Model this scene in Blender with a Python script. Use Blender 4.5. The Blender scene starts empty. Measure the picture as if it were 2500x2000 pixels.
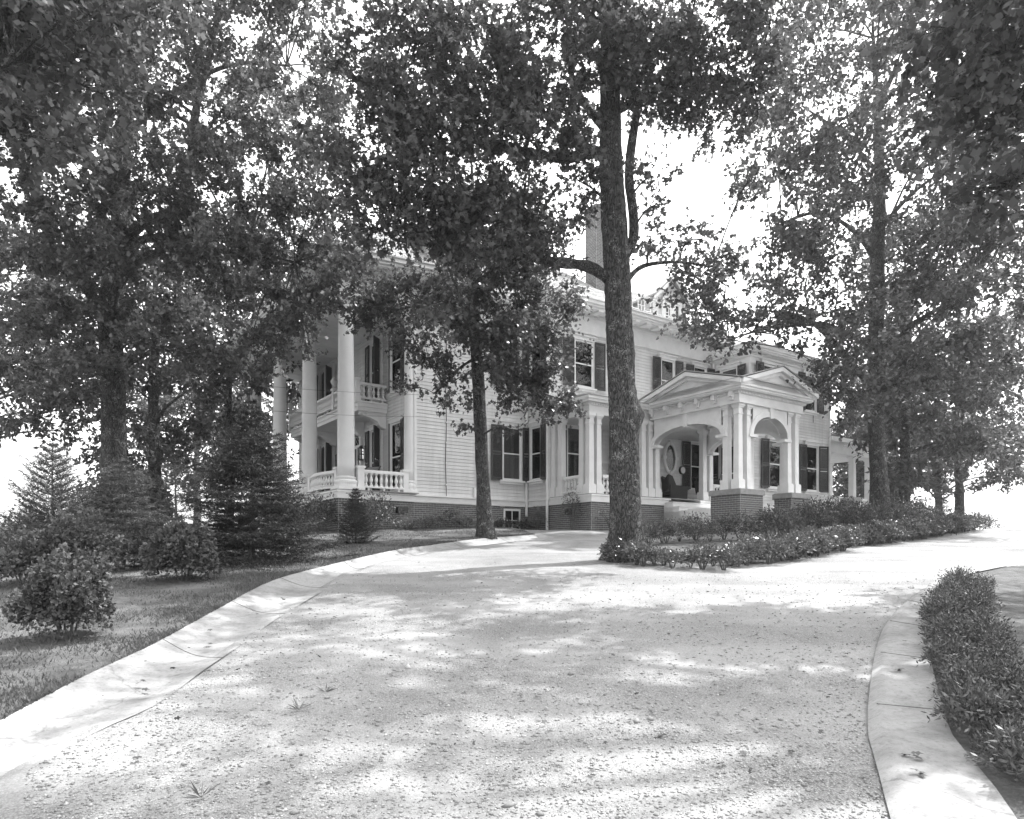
import bpy, math, random
import numpy as np
from mathutils import Vector, Matrix
R = math.radians
rng = np.random.default_rng(7)
random.seed(7)
sc = bpy.context.scene
col = sc.collection

# ------------------------------------------------------------ camera, sky, sun, exposure
F, HOR, EYE = 1710.0, 1350.0, 1.6           # focal length and horizon row in photo pixels, eye height in metres
cam_d = bpy.data.cameras.new('camera')
cam = bpy.data.objects.new('camera', cam_d); col.objects.link(cam)
cam.location = (0, 0, EYE); cam.rotation_euler = (R(90), 0, 0)
cam_d.sensor_fit = 'HORIZONTAL'; cam_d.sensor_width = 36.0
cam_d.lens = 36.0 * F / 2500.0
cam_d.shift_y = (HOR - 1000.0) / 2500.0
cam_d.clip_start = 0.1; cam_d.clip_end = 5000
sc.camera = cam

HAZE = 0.0008          # density of the thin haze built at the end
SUN_EL = 61.0
SUN_H = np.array([0.86, 0.51]); SUN_H /= np.linalg.norm(SUN_H)   # horizontal direction towards the sun
world = bpy.data.worlds.new('World'); sc.world = world; world.use_nodes = True
nt = world.node_tree; nt.nodes.clear()
sky = nt.nodes.new('ShaderNodeTexSky'); sky.sky_type = 'NISHITA'; sky.sun_disc = False
sky.sun_elevation = R(SUN_EL); sky.sun_rotation = math.atan2(SUN_H[0], SUN_H[1])
sky.dust_density = 2.5; sky.air_density = 1.0
sep = nt.nodes.new('ShaderNodeSeparateColor')      # a blue-sensitive plate: the blue of the sky is what it records
bg = nt.nodes.new('ShaderNodeBackground'); bg.inputs['Strength'].default_value = 0.15
wo = nt.nodes.new('ShaderNodeOutputWorld')
nt.links.new(sky.outputs[0], sep.inputs[0])
nt.links.new(sep.outputs[2], bg.inputs['Color'])
nt.links.new(bg.outputs[0], wo.inputs['Surface'])

sl = bpy.data.lights.new('sun', 'SUN'); sl.energy = 2.0; sl.angle = R(0.53); sl.color = (1.0, 1.0, 1.0)
sun = bpy.data.objects.new('sun', sl); col.objects.link(sun)
sd = Vector((SUN_H[0] * math.cos(R(SUN_EL)), SUN_H[1] * math.cos(R(SUN_EL)), math.sin(R(SUN_EL))))
sun.rotation_euler = sd.to_track_quat('Z', 'Y').to_euler()
sun.location = (20, 20, 40)

sc.render.engine = 'CYCLES'
sc.view_settings.view_transform = 'Standard'; sc.view_settings.look = 'None'
sc.view_settings.gamma = 1.0; sc.view_settings.use_curve_mapping = False
sc.view_settings.exposure = 2.1
sc.cycles.max_bounces = 6; sc.cycles.diffuse_bounces = 4; sc.cycles.transmission_bounces = 4
sc.cycles.transparent_max_bounces = 8; sc.cycles.glossy_bounces = 2

# ------------------------------------------------------------ helpers
def tag(o, label=None, cat=None, group=None, kind=None):
    if label: o['label'] = label
    if cat: o['category'] = cat
    if group: o['group'] = group
    if kind: o['kind'] = kind
    return o
def empty(name, loc=(0, 0, 0), rz=0.0, parent=None):
    o = bpy.data.objects.new(name, None); col.objects.link(o)
    o.location = loc; o.rotation_euler = (0, 0, rz); o.empty_display_size = 0.2
    if parent: o.parent = parent
    return o
def inst(name, mesh, parent=None, loc=(0, 0, 0), rot=(0, 0, 0), scale=(1, 1, 1)):
    o = bpy.data.objects.new(name, mesh); col.objects.link(o)
    o.location = loc; o.rotation_euler = rot; o.scale = scale
    if parent: o.parent = parent
    return o
def copy_tree(o, parent=None):
    c = o.copy(); col.objects.link(c); c.parent = parent
    for ch in list(o.children): copy_tree(ch, c)
    return c

class MB:
    """collects shapes for one mesh"""
    def __init__(s): s.v = []; s.f = []
    def add(s, vs, fs):
        b = len(s.v); s.v += [tuple(map(float, p)) for p in vs]; s.f += [tuple(i + b for i in q) for q in fs]; return s
    def box(s, x0, x1, y0, y1, z0, z1):
        return s.add([(x0,y0,z0),(x1,y0,z0),(x1,y1,z0),(x0,y1,z0),(x0,y0,z1),(x1,y0,z1),(x1,y1,z1),(x0,y1,z1)],
              [(0,3,2,1),(4,5,6,7),(0,1,5,4),(1,2,6,5),(2,3,7,6),(3,0,4,7)])
    def prism(s, poly, z0, z1):             # poly in xy, counter-clockwise
        n = len(poly)
        return s.add([(x,y,z0) for x,y in poly] + [(x,y,z1) for x,y in poly],
              [tuple(range(n-1,-1,-1)), tuple(range(n,2*n))] + [(i,(i+1)%n,n+(i+1)%n,n+i) for i in range(n)])
    def extr(s, poly, fn, a0, a1):          # poly of (p,q) extruded between a0 and a1 with fn(p,q,a)->xyz
        n = len(poly)
        return s.add([fn(p,q,a0) for p,q in poly] + [fn(p,q,a1) for p,q in poly],
              [tuple(range(n-1,-1,-1)), tuple(range(n,2*n))] + [(i,(i+1)%n,n+(i+1)%n,n+i) for i in range(n)])
    def lathe(s, prof, n=16, cx=0, cy=0, cz=0):
        vs = []; fs = []
        for r, z in prof:
            for k in range(n):
                a = 2*math.pi*k/n; vs.append((cx+r*math.cos(a), cy+r*math.sin(a), cz+z))
        m = len(prof)
        for i in range(m-1):
            for k in range(n):
                fs.append((i*n+k, i*n+(k+1)%n, (i+1)*n+(k+1)%n, (i+1)*n+k))
        fs.append(tuple(range(n-1,-1,-1))); fs.append(tuple((m-1)*n+k for k in range(n)))
        return s.add(vs, fs)
    def tube(s, pts, rad, n=6, cap=True):
        pts = [Vector(p) for p in pts]; m = len(pts)
        if not hasattr(rad, '__len__'): rad = [rad]*m
        vs = []; fs = []; up = None
        for i, p in enumerate(pts):
            t = (pts[min(i+1,m-1)] - pts[max(i-1,0)])
            if t.length < 1e-9: t = Vector((0,0,1))
            t.normalize()
            if up is None:
                up = t.orthogonal().normalized()
            else:
                up = (up - t*up.dot(t))
                up = up.normalized() if up.length > 1e-6 else t.orthogonal().normalized()
            w = t.cross(up)
            for k in range(n):
                a = 2*math.pi*k/n
                vs.append(p + (up*math.cos(a) + w*math.sin(a))*rad[i])
        for i in range(m-1):
            for k in range(n):
                fs.append((i*n+k, i*n+(k+1)%n, (i+1)*n+(k+1)%n, (i+1)*n+k))
        if cap:
            fs.append(tuple(range(n-1,-1,-1))); fs.append(tuple((m-1)*n+k for k in range(n)))
        return s.add(vs, fs)
    def mesh(s, name, mat, smooth=False):
        me = bpy.data.meshes.new(name); me.from_pydata(s.v, [], s.f)
        if mat: me.materials.append(mat)
        if smooth: me.polygons.foreach_set('use_smooth', [True]*len(me.polygons))
        me.update(); return me
    def build(s, name, mat, parent=None, loc=(0,0,0), rz=0.0, smooth=False):
        return inst(name, s.mesh(name, mat, smooth), parent, loc, (0,0,rz))

def np_mesh(name, verts, faces_per, nverts_face, mat, attr=None, smooth=False):
    """verts (N,3); polygons of equal size nverts_face given as flat index array"""
    me = bpy.data.meshes.new(name)
    idx = np.asarray(faces_per, dtype=np.int32).ravel(); nf = len(idx)//nverts_face
    me.vertices.add(len(verts)); me.vertices.foreach_set('co', np.asarray(verts, dtype=np.float32).ravel())
    me.loops.add(len(idx)); me.loops.foreach_set('vertex_index', idx)
    me.polygons.add(nf); me.polygons.foreach_set('loop_start', np.arange(nf, dtype=np.int32)*nverts_face)
    if attr is not None:
        a = me.attributes.new('tone', 'FLOAT', 'FACE'); a.data.foreach_set('value', np.asarray(attr, dtype=np.float32))
    if smooth: me.polygons.foreach_set('use_smooth', np.ones(nf, dtype=bool))
    me.update(calc_edges=True); me.validate()
    if mat: me.materials.append(mat)
    return me

# ------------------------------------------------------------ materials (all neutral: a black and white plate)
def new_mat(name):
    m = bpy.data.materials.new(name); m.use_nodes = True
    n = m.node_tree.nodes; b = n['Principled BSDF']
    return m, m.node_tree, b
def g(v): return (v, v, v, 1.0)
def ramp(nt, src, stops):
    r = nt.nodes.new('ShaderNodeValToRGB'); nt.links.new(src, r.inputs[0])
    e = r.color_ramp.elements
    while len(e) < len(stops): e.new(0.5)
    for i, (p, v) in enumerate(stops): e[i].position = p; e[i].color = g(v)
    return r.outputs[0]
def noise(nt, scale, detail=4, rough=0.6, vec=None):
    n = nt.nodes.new('ShaderNodeTexNoise'); n.inputs['Scale'].default_value = scale
    n.inputs['Detail'].default_value = detail; n.inputs['Roughness'].default_value = rough
    if vec: nt.links.new(vec, n.inputs['Vector'])
    return n.outputs[0]
def coord(nt, which='Object', scale=None):
    t = nt.nodes.new('ShaderNodeTexCoord'); o = t.outputs[which]
    if scale:
        m = nt.nodes.new('ShaderNodeMapping'); nt.links.new(o, m.inputs[0]); m.inputs['Scale'].default_value = scale; o = m.outputs[0]
    return o
def mixc(nt, fac, a, b, mode='MIX'):
    m = nt.nodes.new('ShaderNodeMix'); m.data_type = 'RGBA'; m.blend_type = mode
    for s, v in ((m.inputs[0], fac), (m.inputs[6], a), (m.inputs[7], b)):
        if hasattr(v, 'links') or hasattr(v, 'is_output'): nt.links.new(v, s)
        elif isinstance(v, (int, float)) and s == m.inputs[0]: s.default_value = v
        else: s.default_value = g(v) if isinstance(v, (int, float)) else v
    return m.outputs[2]
def bump(nt, b, h, strength=0.3, dist=0.02):
    n = nt.nodes.new('ShaderNodeBump'); n.inputs['Strength'].default_value = strength; n.inputs['Distance'].default_value = dist
    nt.links.new(h, n.inputs['Height']); nt.links.new(n.outputs[0], b.inputs['Normal'])
def simple(name, lo, hi, scale=3.0, rough=0.7, spec=0.3, bs=0.0, bscale=40.0, bd=0.01, vscale=None):
    m, t, b = new_mat(name)
    c = coord(t, 'Object', vscale)
    k = noise(t, scale, 5, 0.65, c)
    t.links.new(ramp(t, k, [(0.3, lo), (0.7, hi)]), b.inputs['Base Color'])
    b.inputs['Roughness'].default_value = rough; b.inputs['Specular IOR Level'].default_value = spec
    if bs: bump(t, b, noise(t, bscale, 4, 0.6, c), bs, bd)
    return m
M = {}
m, t, b = new_mat('white_paint'); M['white'] = m          # weathered paint: each board a little different, faint run-off streaks
c0 = coord(t, 'Object'); oi = t.nodes.new('ShaderNodeObjectInfo')
gp = t.nodes.new('ShaderNodeNewGeometry'); mp_ = t.nodes.new('ShaderNodeMapping'); mp_.inputs['Scale'].default_value = (5, 5, 0.5); t.links.new(gp.outputs['Position'], mp_.inputs[0])
strk = ramp(t, noise(t, 1.0, 5, 0.7, mp_.outputs[0]), [(0.30, 0.84), (0.62, 1.0)])
brd = ramp(t, oi.outputs['Random'], [(0.0, 0.66), (1.0, 0.76)])
grime = ramp(t, noise(t, 0.6, 5, 0.7, gp.outputs['Position']), [(0.3, 0.88), (0.6, 1.0)])
t.links.new(mixc(t, 1.0, mixc(t, 1.0, brd, strk, 'MULTIPLY'), grime, 'MULTIPLY'), b.inputs['Base Color'])
b.inputs['Roughness'].default_value = 0.6
M['trim'] = simple('white_trim_paint', 0.68, 0.80, 2.3, 0.5, 0.35)
M['column'] = simple('column_paint', 0.68, 0.78, 1.2, 0.5, 0.35)
M['shutter'] = simple('dark_shutter_paint', 0.030, 0.05, 3, 0.5, 0.4)
M['mortar'] = simple('mortar', 0.42, 0.55, 8, 0.9, 0.1, 0.3, 60, 0.004)
M['stonecap'] = simple('pier_cap_stone', 0.22, 0.33, 5, 0.85, 0.15, 0.3, 50, 0.006)
m, t, b = new_mat('concrete'); M['concrete'] = m
c0 = coord(t)
st1 = ramp(t, noise(t, 1.3, 7, 0.75, c0), [(0.30, 0.55), (0.55, 1.0)])
st2 = ramp(t, noise(t, 22, 5, 0.75, c0), [(0.28, 0.62), (0.50, 1.0)])
vc = t.nodes.new('ShaderNodeTexVoronoi'); vc.feature = 'DISTANCE_TO_EDGE'; vc.inputs['Scale'].default_value = 0.55
wn = t.nodes.new('ShaderNodeTexNoise'); wn.inputs['Scale'].default_value = 2.2; wn.inputs['Detail'].default_value = 5; t.links.new(c0, wn.inputs['Vector'])
wv = t.nodes.new('ShaderNodeMix'); wv.data_type = 'VECTOR'; wv.inputs[0].default_value = 0.25; t.links.new(c0, wv.inputs[4]); t.links.new(wn.outputs['Color'], wv.inputs[5]); t.links.new(wv.outputs[1], vc.inputs['Vector'])
crk = ramp(t, vc.outputs['Distance'], [(0.0, 0.72), (0.005, 1.0)])
t.links.new(mixc(t, 1.0, mixc(t, 1.0, mixc(t, 1.0, 0.31, st1, 'MULTIPLY'), st2, 'MULTIPLY'), crk, 'MULTIPLY'), b.inputs['Base Color'])
b.inputs['Roughness'].default_value = 0.9; b.inputs['Specular IOR Level'].default_value = 0.12
bump(t, b, noise(t, 60, 5, 0.7, c0), 0.5, 0.006)
M['soil'] = simple('bed_soil', 0.07, 0.16, 4, 0.95, 0.05, 0.8, 25, 0.03)
M['wicker'] = simple('dark_wicker', 0.025, 0.06, 60, 0.6, 0.3, 0.9, 90, 0.01)
M['iron'] = simple('black_iron', 0.015, 0.03, 10, 0.5, 0.5)
M['curtain'] = simple('curtain_cloth', 0.22, 0.36, 3, 0.9, 0.05, 0, 1, 0, (14, 14, 0.7))
M['shade'] = simple('roller_shade', 0.12, 0.17, 2, 0.9, 0.05)
M['dark'] = simple('unlit_room_black', 0.012, 0.02, 2, 0.9, 0.05)  # near-black colour stands in for the unlit rooms behind the glass
M['stone'] = simple('planter_stone', 0.32, 0.48, 5, 0.85, 0.15, 0.4, 40, 0.01)
M['hill'] = simple('far_hill', 0.10, 0.16, 0.02, 0.95, 0.0)
M['urn'] = simple('white_urn_paint', 0.6, 0.72, 4, 0.6, 0.3)
M['canvas'] = simple('canvas_cloth', 0.14, 0.2, 9, 0.9, 0.05)
M['needlebark'] = simple('conifer_bark', 0.07, 0.13, 14, 0.9, 0.1, 0.6, 40, 0.01)
M['face'] = simple('dial_face', 0.6, 0.65, 3, 0.4, 0.4)

m, t, b = new_mat('brick'); M['brick'] = m              # each brick a little different
oi = t.nodes.new('ShaderNodeNewGeometry')
t.links.new(mixc(t, 0.45, ramp(t, oi.outputs['Random Per Island'], [(0.0, 0.075), (0.55, 0.11), (1.0, 0.16)]),
      ramp(t, noise(t, 14, 5, 0.7, coord(t)), [(0.3, 0.07), (0.7, 0.16)])), b.inputs['Base Color'])
b.inputs['Roughness'].default_value = 0.9
bump(t, b, noise(t, 90, 3, 0.6, coord(t)), 0.4, 0.004)

m, t, b = new_mat('window_glass'); M['glass'] = m
gl = t.nodes.new('ShaderNodeBsdfGlossy'); gl.inputs['Roughness'].default_value = 0.03; gl.inputs['Color'].default_value = g(0.6)
tr = t.nodes.new('ShaderNodeBsdfTransparent'); tr.inputs['Color'].default_value = g(0.85)
fr = t.nodes.new('ShaderNodeFresnel'); fr.inputs['IOR'].default_value = 1.5
mx = t.nodes.new('ShaderNodeMixShader'); t.links.new(fr.outputs[0], mx.inputs[0]); t.links.new(tr.outputs[0], mx.inputs[1]); t.links.new(gl.outputs[0], mx.inputs[2])
bump_n = t.nodes.new('ShaderNodeBump'); bump_n.inputs['Strength'].default_value = 0.05; bump_n.inputs['Distance'].default_value = 0.02
t.links.new(noise(t, 3, 2, 0.5, coord(t)), bump_n.inputs['Height']); t.links.new(bump_n.outputs[0], gl.inputs['Normal'])
t.links.new(mx.outputs[0], t.nodes['Material Output'].inputs['Surface'])

m, t, b = new_mat('roof_shingles'); M['roof'] = m
oi = t.nodes.new('ShaderNodeNewGeometry')
t.links.new(mixc(t, 0.5, ramp(t, oi.outputs['Random Per Island'], [(0.0, 0.26), (1.0, 0.42)]), ramp(t, noise(t, 6, 5, 0.7, coord(t)), [(0.3, 0.24), (0.7, 0.42)])), b.inputs['Base Color'])
b.inputs['Roughness'].default_value = 0.9

def leaf_mat(name, lo, hi, trans=0.35, rough=0.45, spec=0.35):
    m, t, b = new_mat(name)
    a = t.nodes.new('ShaderNodeAttribute'); a.attribute_name = 'tone'
    c = ramp(t, a.outputs['Fac'], [(0.0, lo), (0.72, (lo+hi)/2), (1.0, hi)])
    t.links.new(c, b.inputs['Base Color']); b.inputs['Roughness'].default_value = rough; b.inputs['Specular IOR Level'].default_value = spec
    tl = t.nodes.new('ShaderNodeBsdfTranslucent'); t.links.new(c, tl.inputs['Color'])
    mx = t.nodes.new('ShaderNodeMixShader'); mx.inputs[0].default_value = trans
    t.links.new(b.outputs[0], mx.inputs[1]); t.links.new(tl.outputs[0], mx.inputs[2])
    t.links.new(mx.outputs[0], t.nodes['Material Output'].inputs['Surface'])
    return m
M['leaf'] = leaf_mat('oak_leaf', 0.055, 0.15, 0.42, 0.33, 0.5)
M['leaf_far'] = leaf_mat('far_leaf', 0.06, 0.15, 0.38, 0.42, 0.4)
M['shrub'] = leaf_mat('shrub_leaf', 0.06, 0.13, 0.25, 0.32, 0.5)
M['shrub_pale'] = leaf_mat('pale_shrub_leaf', 0.12, 0.24, 0.3, 0.3, 0.5)
M['gloss'] = leaf_mat('glossy_evergreen_leaf', 0.05, 0.11, 0.15, 0.22, 0.6)
M['needle'] = leaf_mat('spruce_needle', 0.025, 0.055, 0.1, 0.5, 0.3)
M['thuja'] = leaf_mat('arborvitae_frond', 0.06, 0.14, 0.2, 0.55, 0.25)
M['grass'] = leaf_mat('grass_blade', 0.08, 0.17, 0.3, 0.5, 0.3)
M['petal'] = leaf_mat('white_petal', 0.35, 0.5, 0.3, 0.6, 0.2)
M['pebble'] = leaf_mat('pebble_stone', 0.17, 0.42, 0.0, 0.85, 0.2)
M['deadleaf'] = leaf_mat('fallen_leaf', 0.06, 0.12, 0.1, 0.7, 0.2)

m, t, b = new_mat('bark'); M['bark'] = m
c1 = coord(t, 'Object', (1, 1, 0.30)); c0 = coord(t)
vor = t.nodes.new('ShaderNodeTexVoronoi'); vor.feature = 'DISTANCE_TO_EDGE'; vor.inputs['Scale'].default_value = 24
wn = t.nodes.new('ShaderNodeTexNoise'); wn.inputs['Scale'].default_value = 9; wn.inputs['Detail'].default_value = 4; t.links.new(c1, wn.inputs['Vector'])
wv = t.nodes.new('ShaderNodeMix'); wv.data_type = 'VECTOR'; wv.inputs[0].default_value = 0.13; t.links.new(c1, wv.inputs[4]); t.links.new(wn.outputs['Color'], wv.inputs[5])
t.links.new(wv.outputs[1], vor.inputs['Vector'])
fine = noise(t, 60, 5, 0.7, c1)
crack = ramp(t, vor.outputs['Distance'], [(0.0, 0.30), (0.16, 1.0)])
base = mixc(t, 1.0, ramp(t, fine, [(0.3, 0.07), (0.7, 0.16)]), crack, 'MULTIPLY')
lich = ramp(t, noise(t, 4.5, 4, 0.7, c0), [(0.53, 0.0), (0.60, 1.0)])
spk = ramp(t, noise(t, 34, 3, 0.6, c0), [(0.50, 0.0), (0.57, 1.0)])
lm = mixc(t, 1.0, lich, spk, 'MULTIPLY')
t.links.new(mixc(t, lm, base, 0.30), b.inputs['Base Color'])
b.inputs['Roughness'].default_value = 0.95; b.inputs['Specular IOR Level'].default_value = 0.1
hh_ = t.nodes.new('ShaderNodeMath'); hh_.operation = 'ADD'; t.links.new(crack, hh_.inputs[0]); t.links.new(fine, hh_.inputs[1])
bump(t, b, hh_.outputs[0], 1.0, 0.05)

m, t, b = new_mat('gravel'); M['gravel'] = m
c0 = coord(t)
vo = t.nodes.new('ShaderNodeTexVoronoi'); vo.inputs['Scale'].default_value = 75; t.links.new(c0, vo.inputs['Vector'])
vo2 = t.nodes.new('ShaderNodeTexVoronoi'); vo2.inputs['Scale'].default_value = 17; t.links.new(c0, vo2.inputs['Vector'])
tone0 = ramp(t, vo.outputs['Color'], [(0.1, 0.22), (0.5, 0.31), (0.9, 0.40)])
big = ramp(t, noise(t, 0.5, 6, 0.7, c0), [(0.3, 0.72), (0.65, 1.0)])
tone = mixc(t, 0.55, tone0, ramp(t, noise(t, 140, 4, 0.6, c0), [(0.3, 0.24), (0.7, 0.40)]))
wt_ = t.nodes.new('ShaderNodeMapping'); wt_.inputs['Rotation'].default_value = (0, 0, R(-38)); wt_.inputs['Scale'].default_value = (0.22, 1.15, 1); t.links.new(c0, wt_.inputs[0])
band = ramp(t, noise(t, 1.0, 3, 0.5, wt_.outputs[0]), [(0.42, 0.0), (0.58, 1.0)])
packed = mixc(t, 0.55, ramp(t, noise(t, 0.8, 5, 0.65, c0), [(0.42, 0.08), (0.62, 1.0)]), band)
crev = mixc(t, packed, 0.93, ramp(t, vo.outputs['Distance'], [(0.35, 1.0), (0.62, 0.60)]))
t.links.new(mixc(t, 1.0, mixc(t, 1.0, tone, big, 'MULTIPLY'), crev, 'MULTIPLY'), b.inputs['Base Color'])
b.inputs['Roughness'].default_value = 0.92; b.inputs['Specular IOR Level'].default_value = 0.1
inv = t.nodes.new('ShaderNodeMath'); inv.operation = 'ADD'
t.links.new(vo.outputs['Distance'], inv.inputs[0]); t.links.new(vo2.outputs['Distance'], inv.inputs[1])
neg = t.nodes.new('ShaderNodeMath'); neg.operation = 'MULTIPLY'; neg.inputs[1].default_value = -1; t.links.new(inv.outputs[0], neg.inputs[0])
pk = t.nodes.new('ShaderNodeMath'); pk.operation = 'MULTIPLY'; t.links.new(neg.outputs[0], pk.inputs[0]); t.links.new(packed, pk.inputs[1])
bump(t, b, pk.outputs[0], 0.8, 0.014)

m, t, b = new_mat('turf'); M['turf'] = m
c0 = coord(t)
t.links.new(mixc(t, 0.5, ramp(t, noise(t, 1.1, 5, 0.7, c0), [(0.38, 0.06), (0.62, 0.24)]), ramp(t, noise(t, 55, 4, 0.7, c0), [(0.3, 0.05), (0.7, 0.20)])), b.inputs['Base Color'])
b.inputs['Roughness'].default_value = 0.95; b.inputs['Specular IOR Level'].default_value = 0.05
bump(t, b, noise(t, 70, 4, 0.7, c0), 0.9, 0.03)

# ------------------------------------------------------------ terrain
def sstep(a, b, x):
    k = np.clip((np.asarray(x, float)-a)/(b-a), 0, 1); return k*k*(3-2*k)
def zt(x, y):
    x = np.asarray(x, float); y = np.asarray(y, float)
    yy = np.clip(y, -40, None)
    ramp_ = 0.1*yy
    k = sstep(20.5, 26.5, y)
    z = ramp_*(1-k) + 2.40*k
    z = z - 0.055*np.clip(-15-x, 0, 60)*sstep(16, 24, y)         # falls away behind the left-hand trees
    z = z - 0.05*np.clip(y-48, 0, 400) - 0.02*np.clip(x-30, 0, 200)
    return np.maximum(z, -12.0) if z.ndim else max(float(z), -12.0)
def Zg(x, y): return float(zt(x, y))
def pw(u, v, d): return Vector(((u-1250.0)/F*d, d, EYE + (HOR-v)/F*d))
def pg(u, v, lift=0.0):
    """photo pixel to the point of the ground it shows"""
    a = (u-1250.0)/F; b_ = (HOR-v)/F; lo = 1.5
    d = lo
    while d < 60:
        if EYE + b_*d <= Zg(a*d, d): break
        d += 0.02
    return Vector((a*d, d, Zg(a*d, d)+lift))
def catmull(P, n=8):
    P = [Vector(p) for p in P]; out = []
    Q = [P[0]*2-P[1]] + P + [P[-1]*2-P[-2]]
    for i in range(1, len(Q)-2):
        for k in range(n):
            s = k/n
            out.append(0.5*((2*Q[i]) + (Q[i+1]-Q[i-1])*s + (2*Q[i-1]-5*Q[i]+4*Q[i+1]-Q[i+2])*s*s + (3*Q[i]-Q[i-1]-3*Q[i+1]+Q[i+2])*s**3))
    out.append(P[-1]); return out
def resample(P, n):
    P = [Vector(p) for p in P]; L = [0]
    for a, b_ in zip(P, P[1:]): L.append(L[-1]+(b_-a).length)
    out = []; j = 0
    for k in range(n):
        s = L[-1]*k/(n-1)
        while j < len(P)-2 and L[j+1] < s: j += 1
        q = (s-L[j])/max(L[j+1]-L[j], 1e-9); out.append(P[j].lerp(P[j+1], min(max(q, 0), 1)))
    return out
def grid_sheet(name, xs, ys, fn, mat, kind='structure'):
    X, Y = np.meshgrid(xs, ys); Zv = fn(X, Y)
    nx, ny = len(xs), len(ys)
    v = np.stack([X.ravel(), Y.ravel(), Zv.ravel()], 1)
    i = (np.arange(ny-1)[:,None]*nx + np.arange(nx-1)[None,:]).ravel()
    f = np.stack([i, i+1, i+nx+1, i+nx], 1)
    o = inst(name, np_mesh(name, v, f, 4, mat, smooth=True)); o['kind'] = kind; return o
def loft(name, A, B, nu, mat, prof=lambda s: 0.0, lift=0.0, kind='structure', close=None):
    """sheet between two ground polylines, following the terrain"""
    n = len(A); vs = []
    for a, b_ in zip(A, B):
        for k in range(nu+1):
            s = k/nu; p = a.lerp(b_, s)
            vs.append((p.x, p.y, Zg(p.x, p.y) + lift + prof(s)))
    fs = [(i*(nu+1)+k, (i+1)*(nu+1)+k, (i+1)*(nu+1)+k+1, i*(nu+1)+k+1) for i in range(n-1) for k in range(nu)]
    mb = MB(); mb.add(vs, fs)
    o = mb.build(name, mat, smooth=True); o['kind'] = kind; return o

xs = np.concatenate([np.linspace(-1500, -60, 12), np.linspace(-50, 50, 101), np.linspace(60, 1500, 12)])
ys = np.concatenate([np.linspace(-400, -20, 8), np.linspace(-15, 65, 81), np.linspace(75, 1500, 16)])
grid_sheet('ground', xs, ys, lambda X, Y: zt(X, Y) - 0.06, M['turf'])
# far hills closing the horizon
vs = []; fs = []; nn = 140
for k in range(nn+1):
    a = 2*math.pi*k/nn
    h = 27 + 8*math.sin(a*3+1) + 5*math.sin(a*7+.4) + 2.5*math.sin(a*17)
    for rr, hh in ((620, -14), (760, h*0.75), (900, h), (1300, -14)):
        vs.append((rr*math.cos(a), rr*math.sin(a), hh))
for k in range(nn):
    for j in range(3): fs.append((k*4+j, (k+1)*4+j, (k+1)*4+j+1, k*4+j+1))
mb = MB(); mb.add(vs, fs); o = mb.build('hills', M['hill'], smooth=True); o['kind'] = 'structure'

# gravel drive
gut_out = [(-120,1850),(180,1682),(376,1587),(532,1498),(658,1430),(777,1394),(950,1352),(1050,1337),(1166,1321),(1305,1310)]
gut_in = [(20,1920),(221,1792),(384,1716),(495,1636),(588,1573),(681,1506),(829,1417),(867,1394),(950,1371),(1050,1349),(1189,1330),(1328,1314)]
GO = resample(catmull([pg(*p) for p in gut_out]), 90)
GI = resample(catmull([pg(*p) for p in gut_in]), 90)
wl = [(2215,2150),(2164,1962),(2138,1862),(2119,1788),(2123,1684),(2142,1573),(2171,1513),(2227,1458),(2308,1409),(2368,1393),(2460,1375)]
wr = [(2560,2150),(2440,1962),(2360,1862),(2316,1795),(2280,1660),(2262,1573),(2271,1506),(2294,1469),(2335,1424),(2375,1407),(2470,1386)]
WL = resample(catmull([pg(*p) for p in wl]), 50); WR = resample(catmull([pg(*p) for p in wr]), 50)
_gy = np.array([p.y for p in GI]); _gx = np.array([p.x for p in GI]); _wy = np.array([p.y for p in WL]); _wx = np.array([p.x for p in WL])
def drive_z(X, Y):
    """the drive surface; it dips under the gutter on the left and under the walk on the right"""
    cut = 0.16*sstep(.10, .40, np.interp(Y, _gy, _gx)-X)*(Y < _gy[-1]) + 0.10*sstep(.03, .25, X-np.interp(Y, _wy, _wx))*(Y < _wy[-1])
    return zt(X, Y) - 0.012 - cut + 0.010*np.sin(X*1.7+Y*0.6)*np.sin(Y*1.1-X*.4) + 0.006*np.sin(X*4.3+1)*np.sin(Y*3.7)
grid_sheet('drive', np.linspace(-9, 24, 166), np.linspace(-6, 31, 186), drive_z, M['gravel'])

# concrete gutter between lawn and drive
def GPROF(s): return 0.055*(1-s)**2 - 0.055*math.sin(math.pi*s)**1.2*(0.6+0.4*s) + 0.004 - 0.014*s
gutter = loft('gutter', GO, GI, 10, M['concrete'], lambda s: GPROF(s), 0.0)
jm = MB()
for k in (14, 25, 36, 48, 60, 72, 82):
    a, b_ = GO[k], GI[k]
    pts = []
    for j in range(11):
        s = j/10; p = a.lerp(b_, s)
        pts.append((p.x, p.y, Zg(p.x,p.y)+0.001+GPROF(s)))
    jm.tube(pts, 0.004, 4)
jm.build('joint', M['soil'], gutter)

# lawn left of the gutter, up to the house wall
far = [Vector((-30+ i*0.02, p.y*1.0, 0)) for i, p in enumerate(GO)]
lawn_far = []
for i, p in enumerate(GO):
    s = i/(len(GO)-1)
    if s < 0.75: q = Vector((-34, p.y + 1.5 + 22*s, 0))
    else: q = Vector((-34 + (s-0.75)/0.25*33.5, 30 - (s-0.75)/.25*4.2, 0))
    lawn_far.append(q)
loft('lawn', GO, lawn_far, 40, M['turf'], lambda s: 0.055 if s < .001 else 0.065, 0.0)

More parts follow.
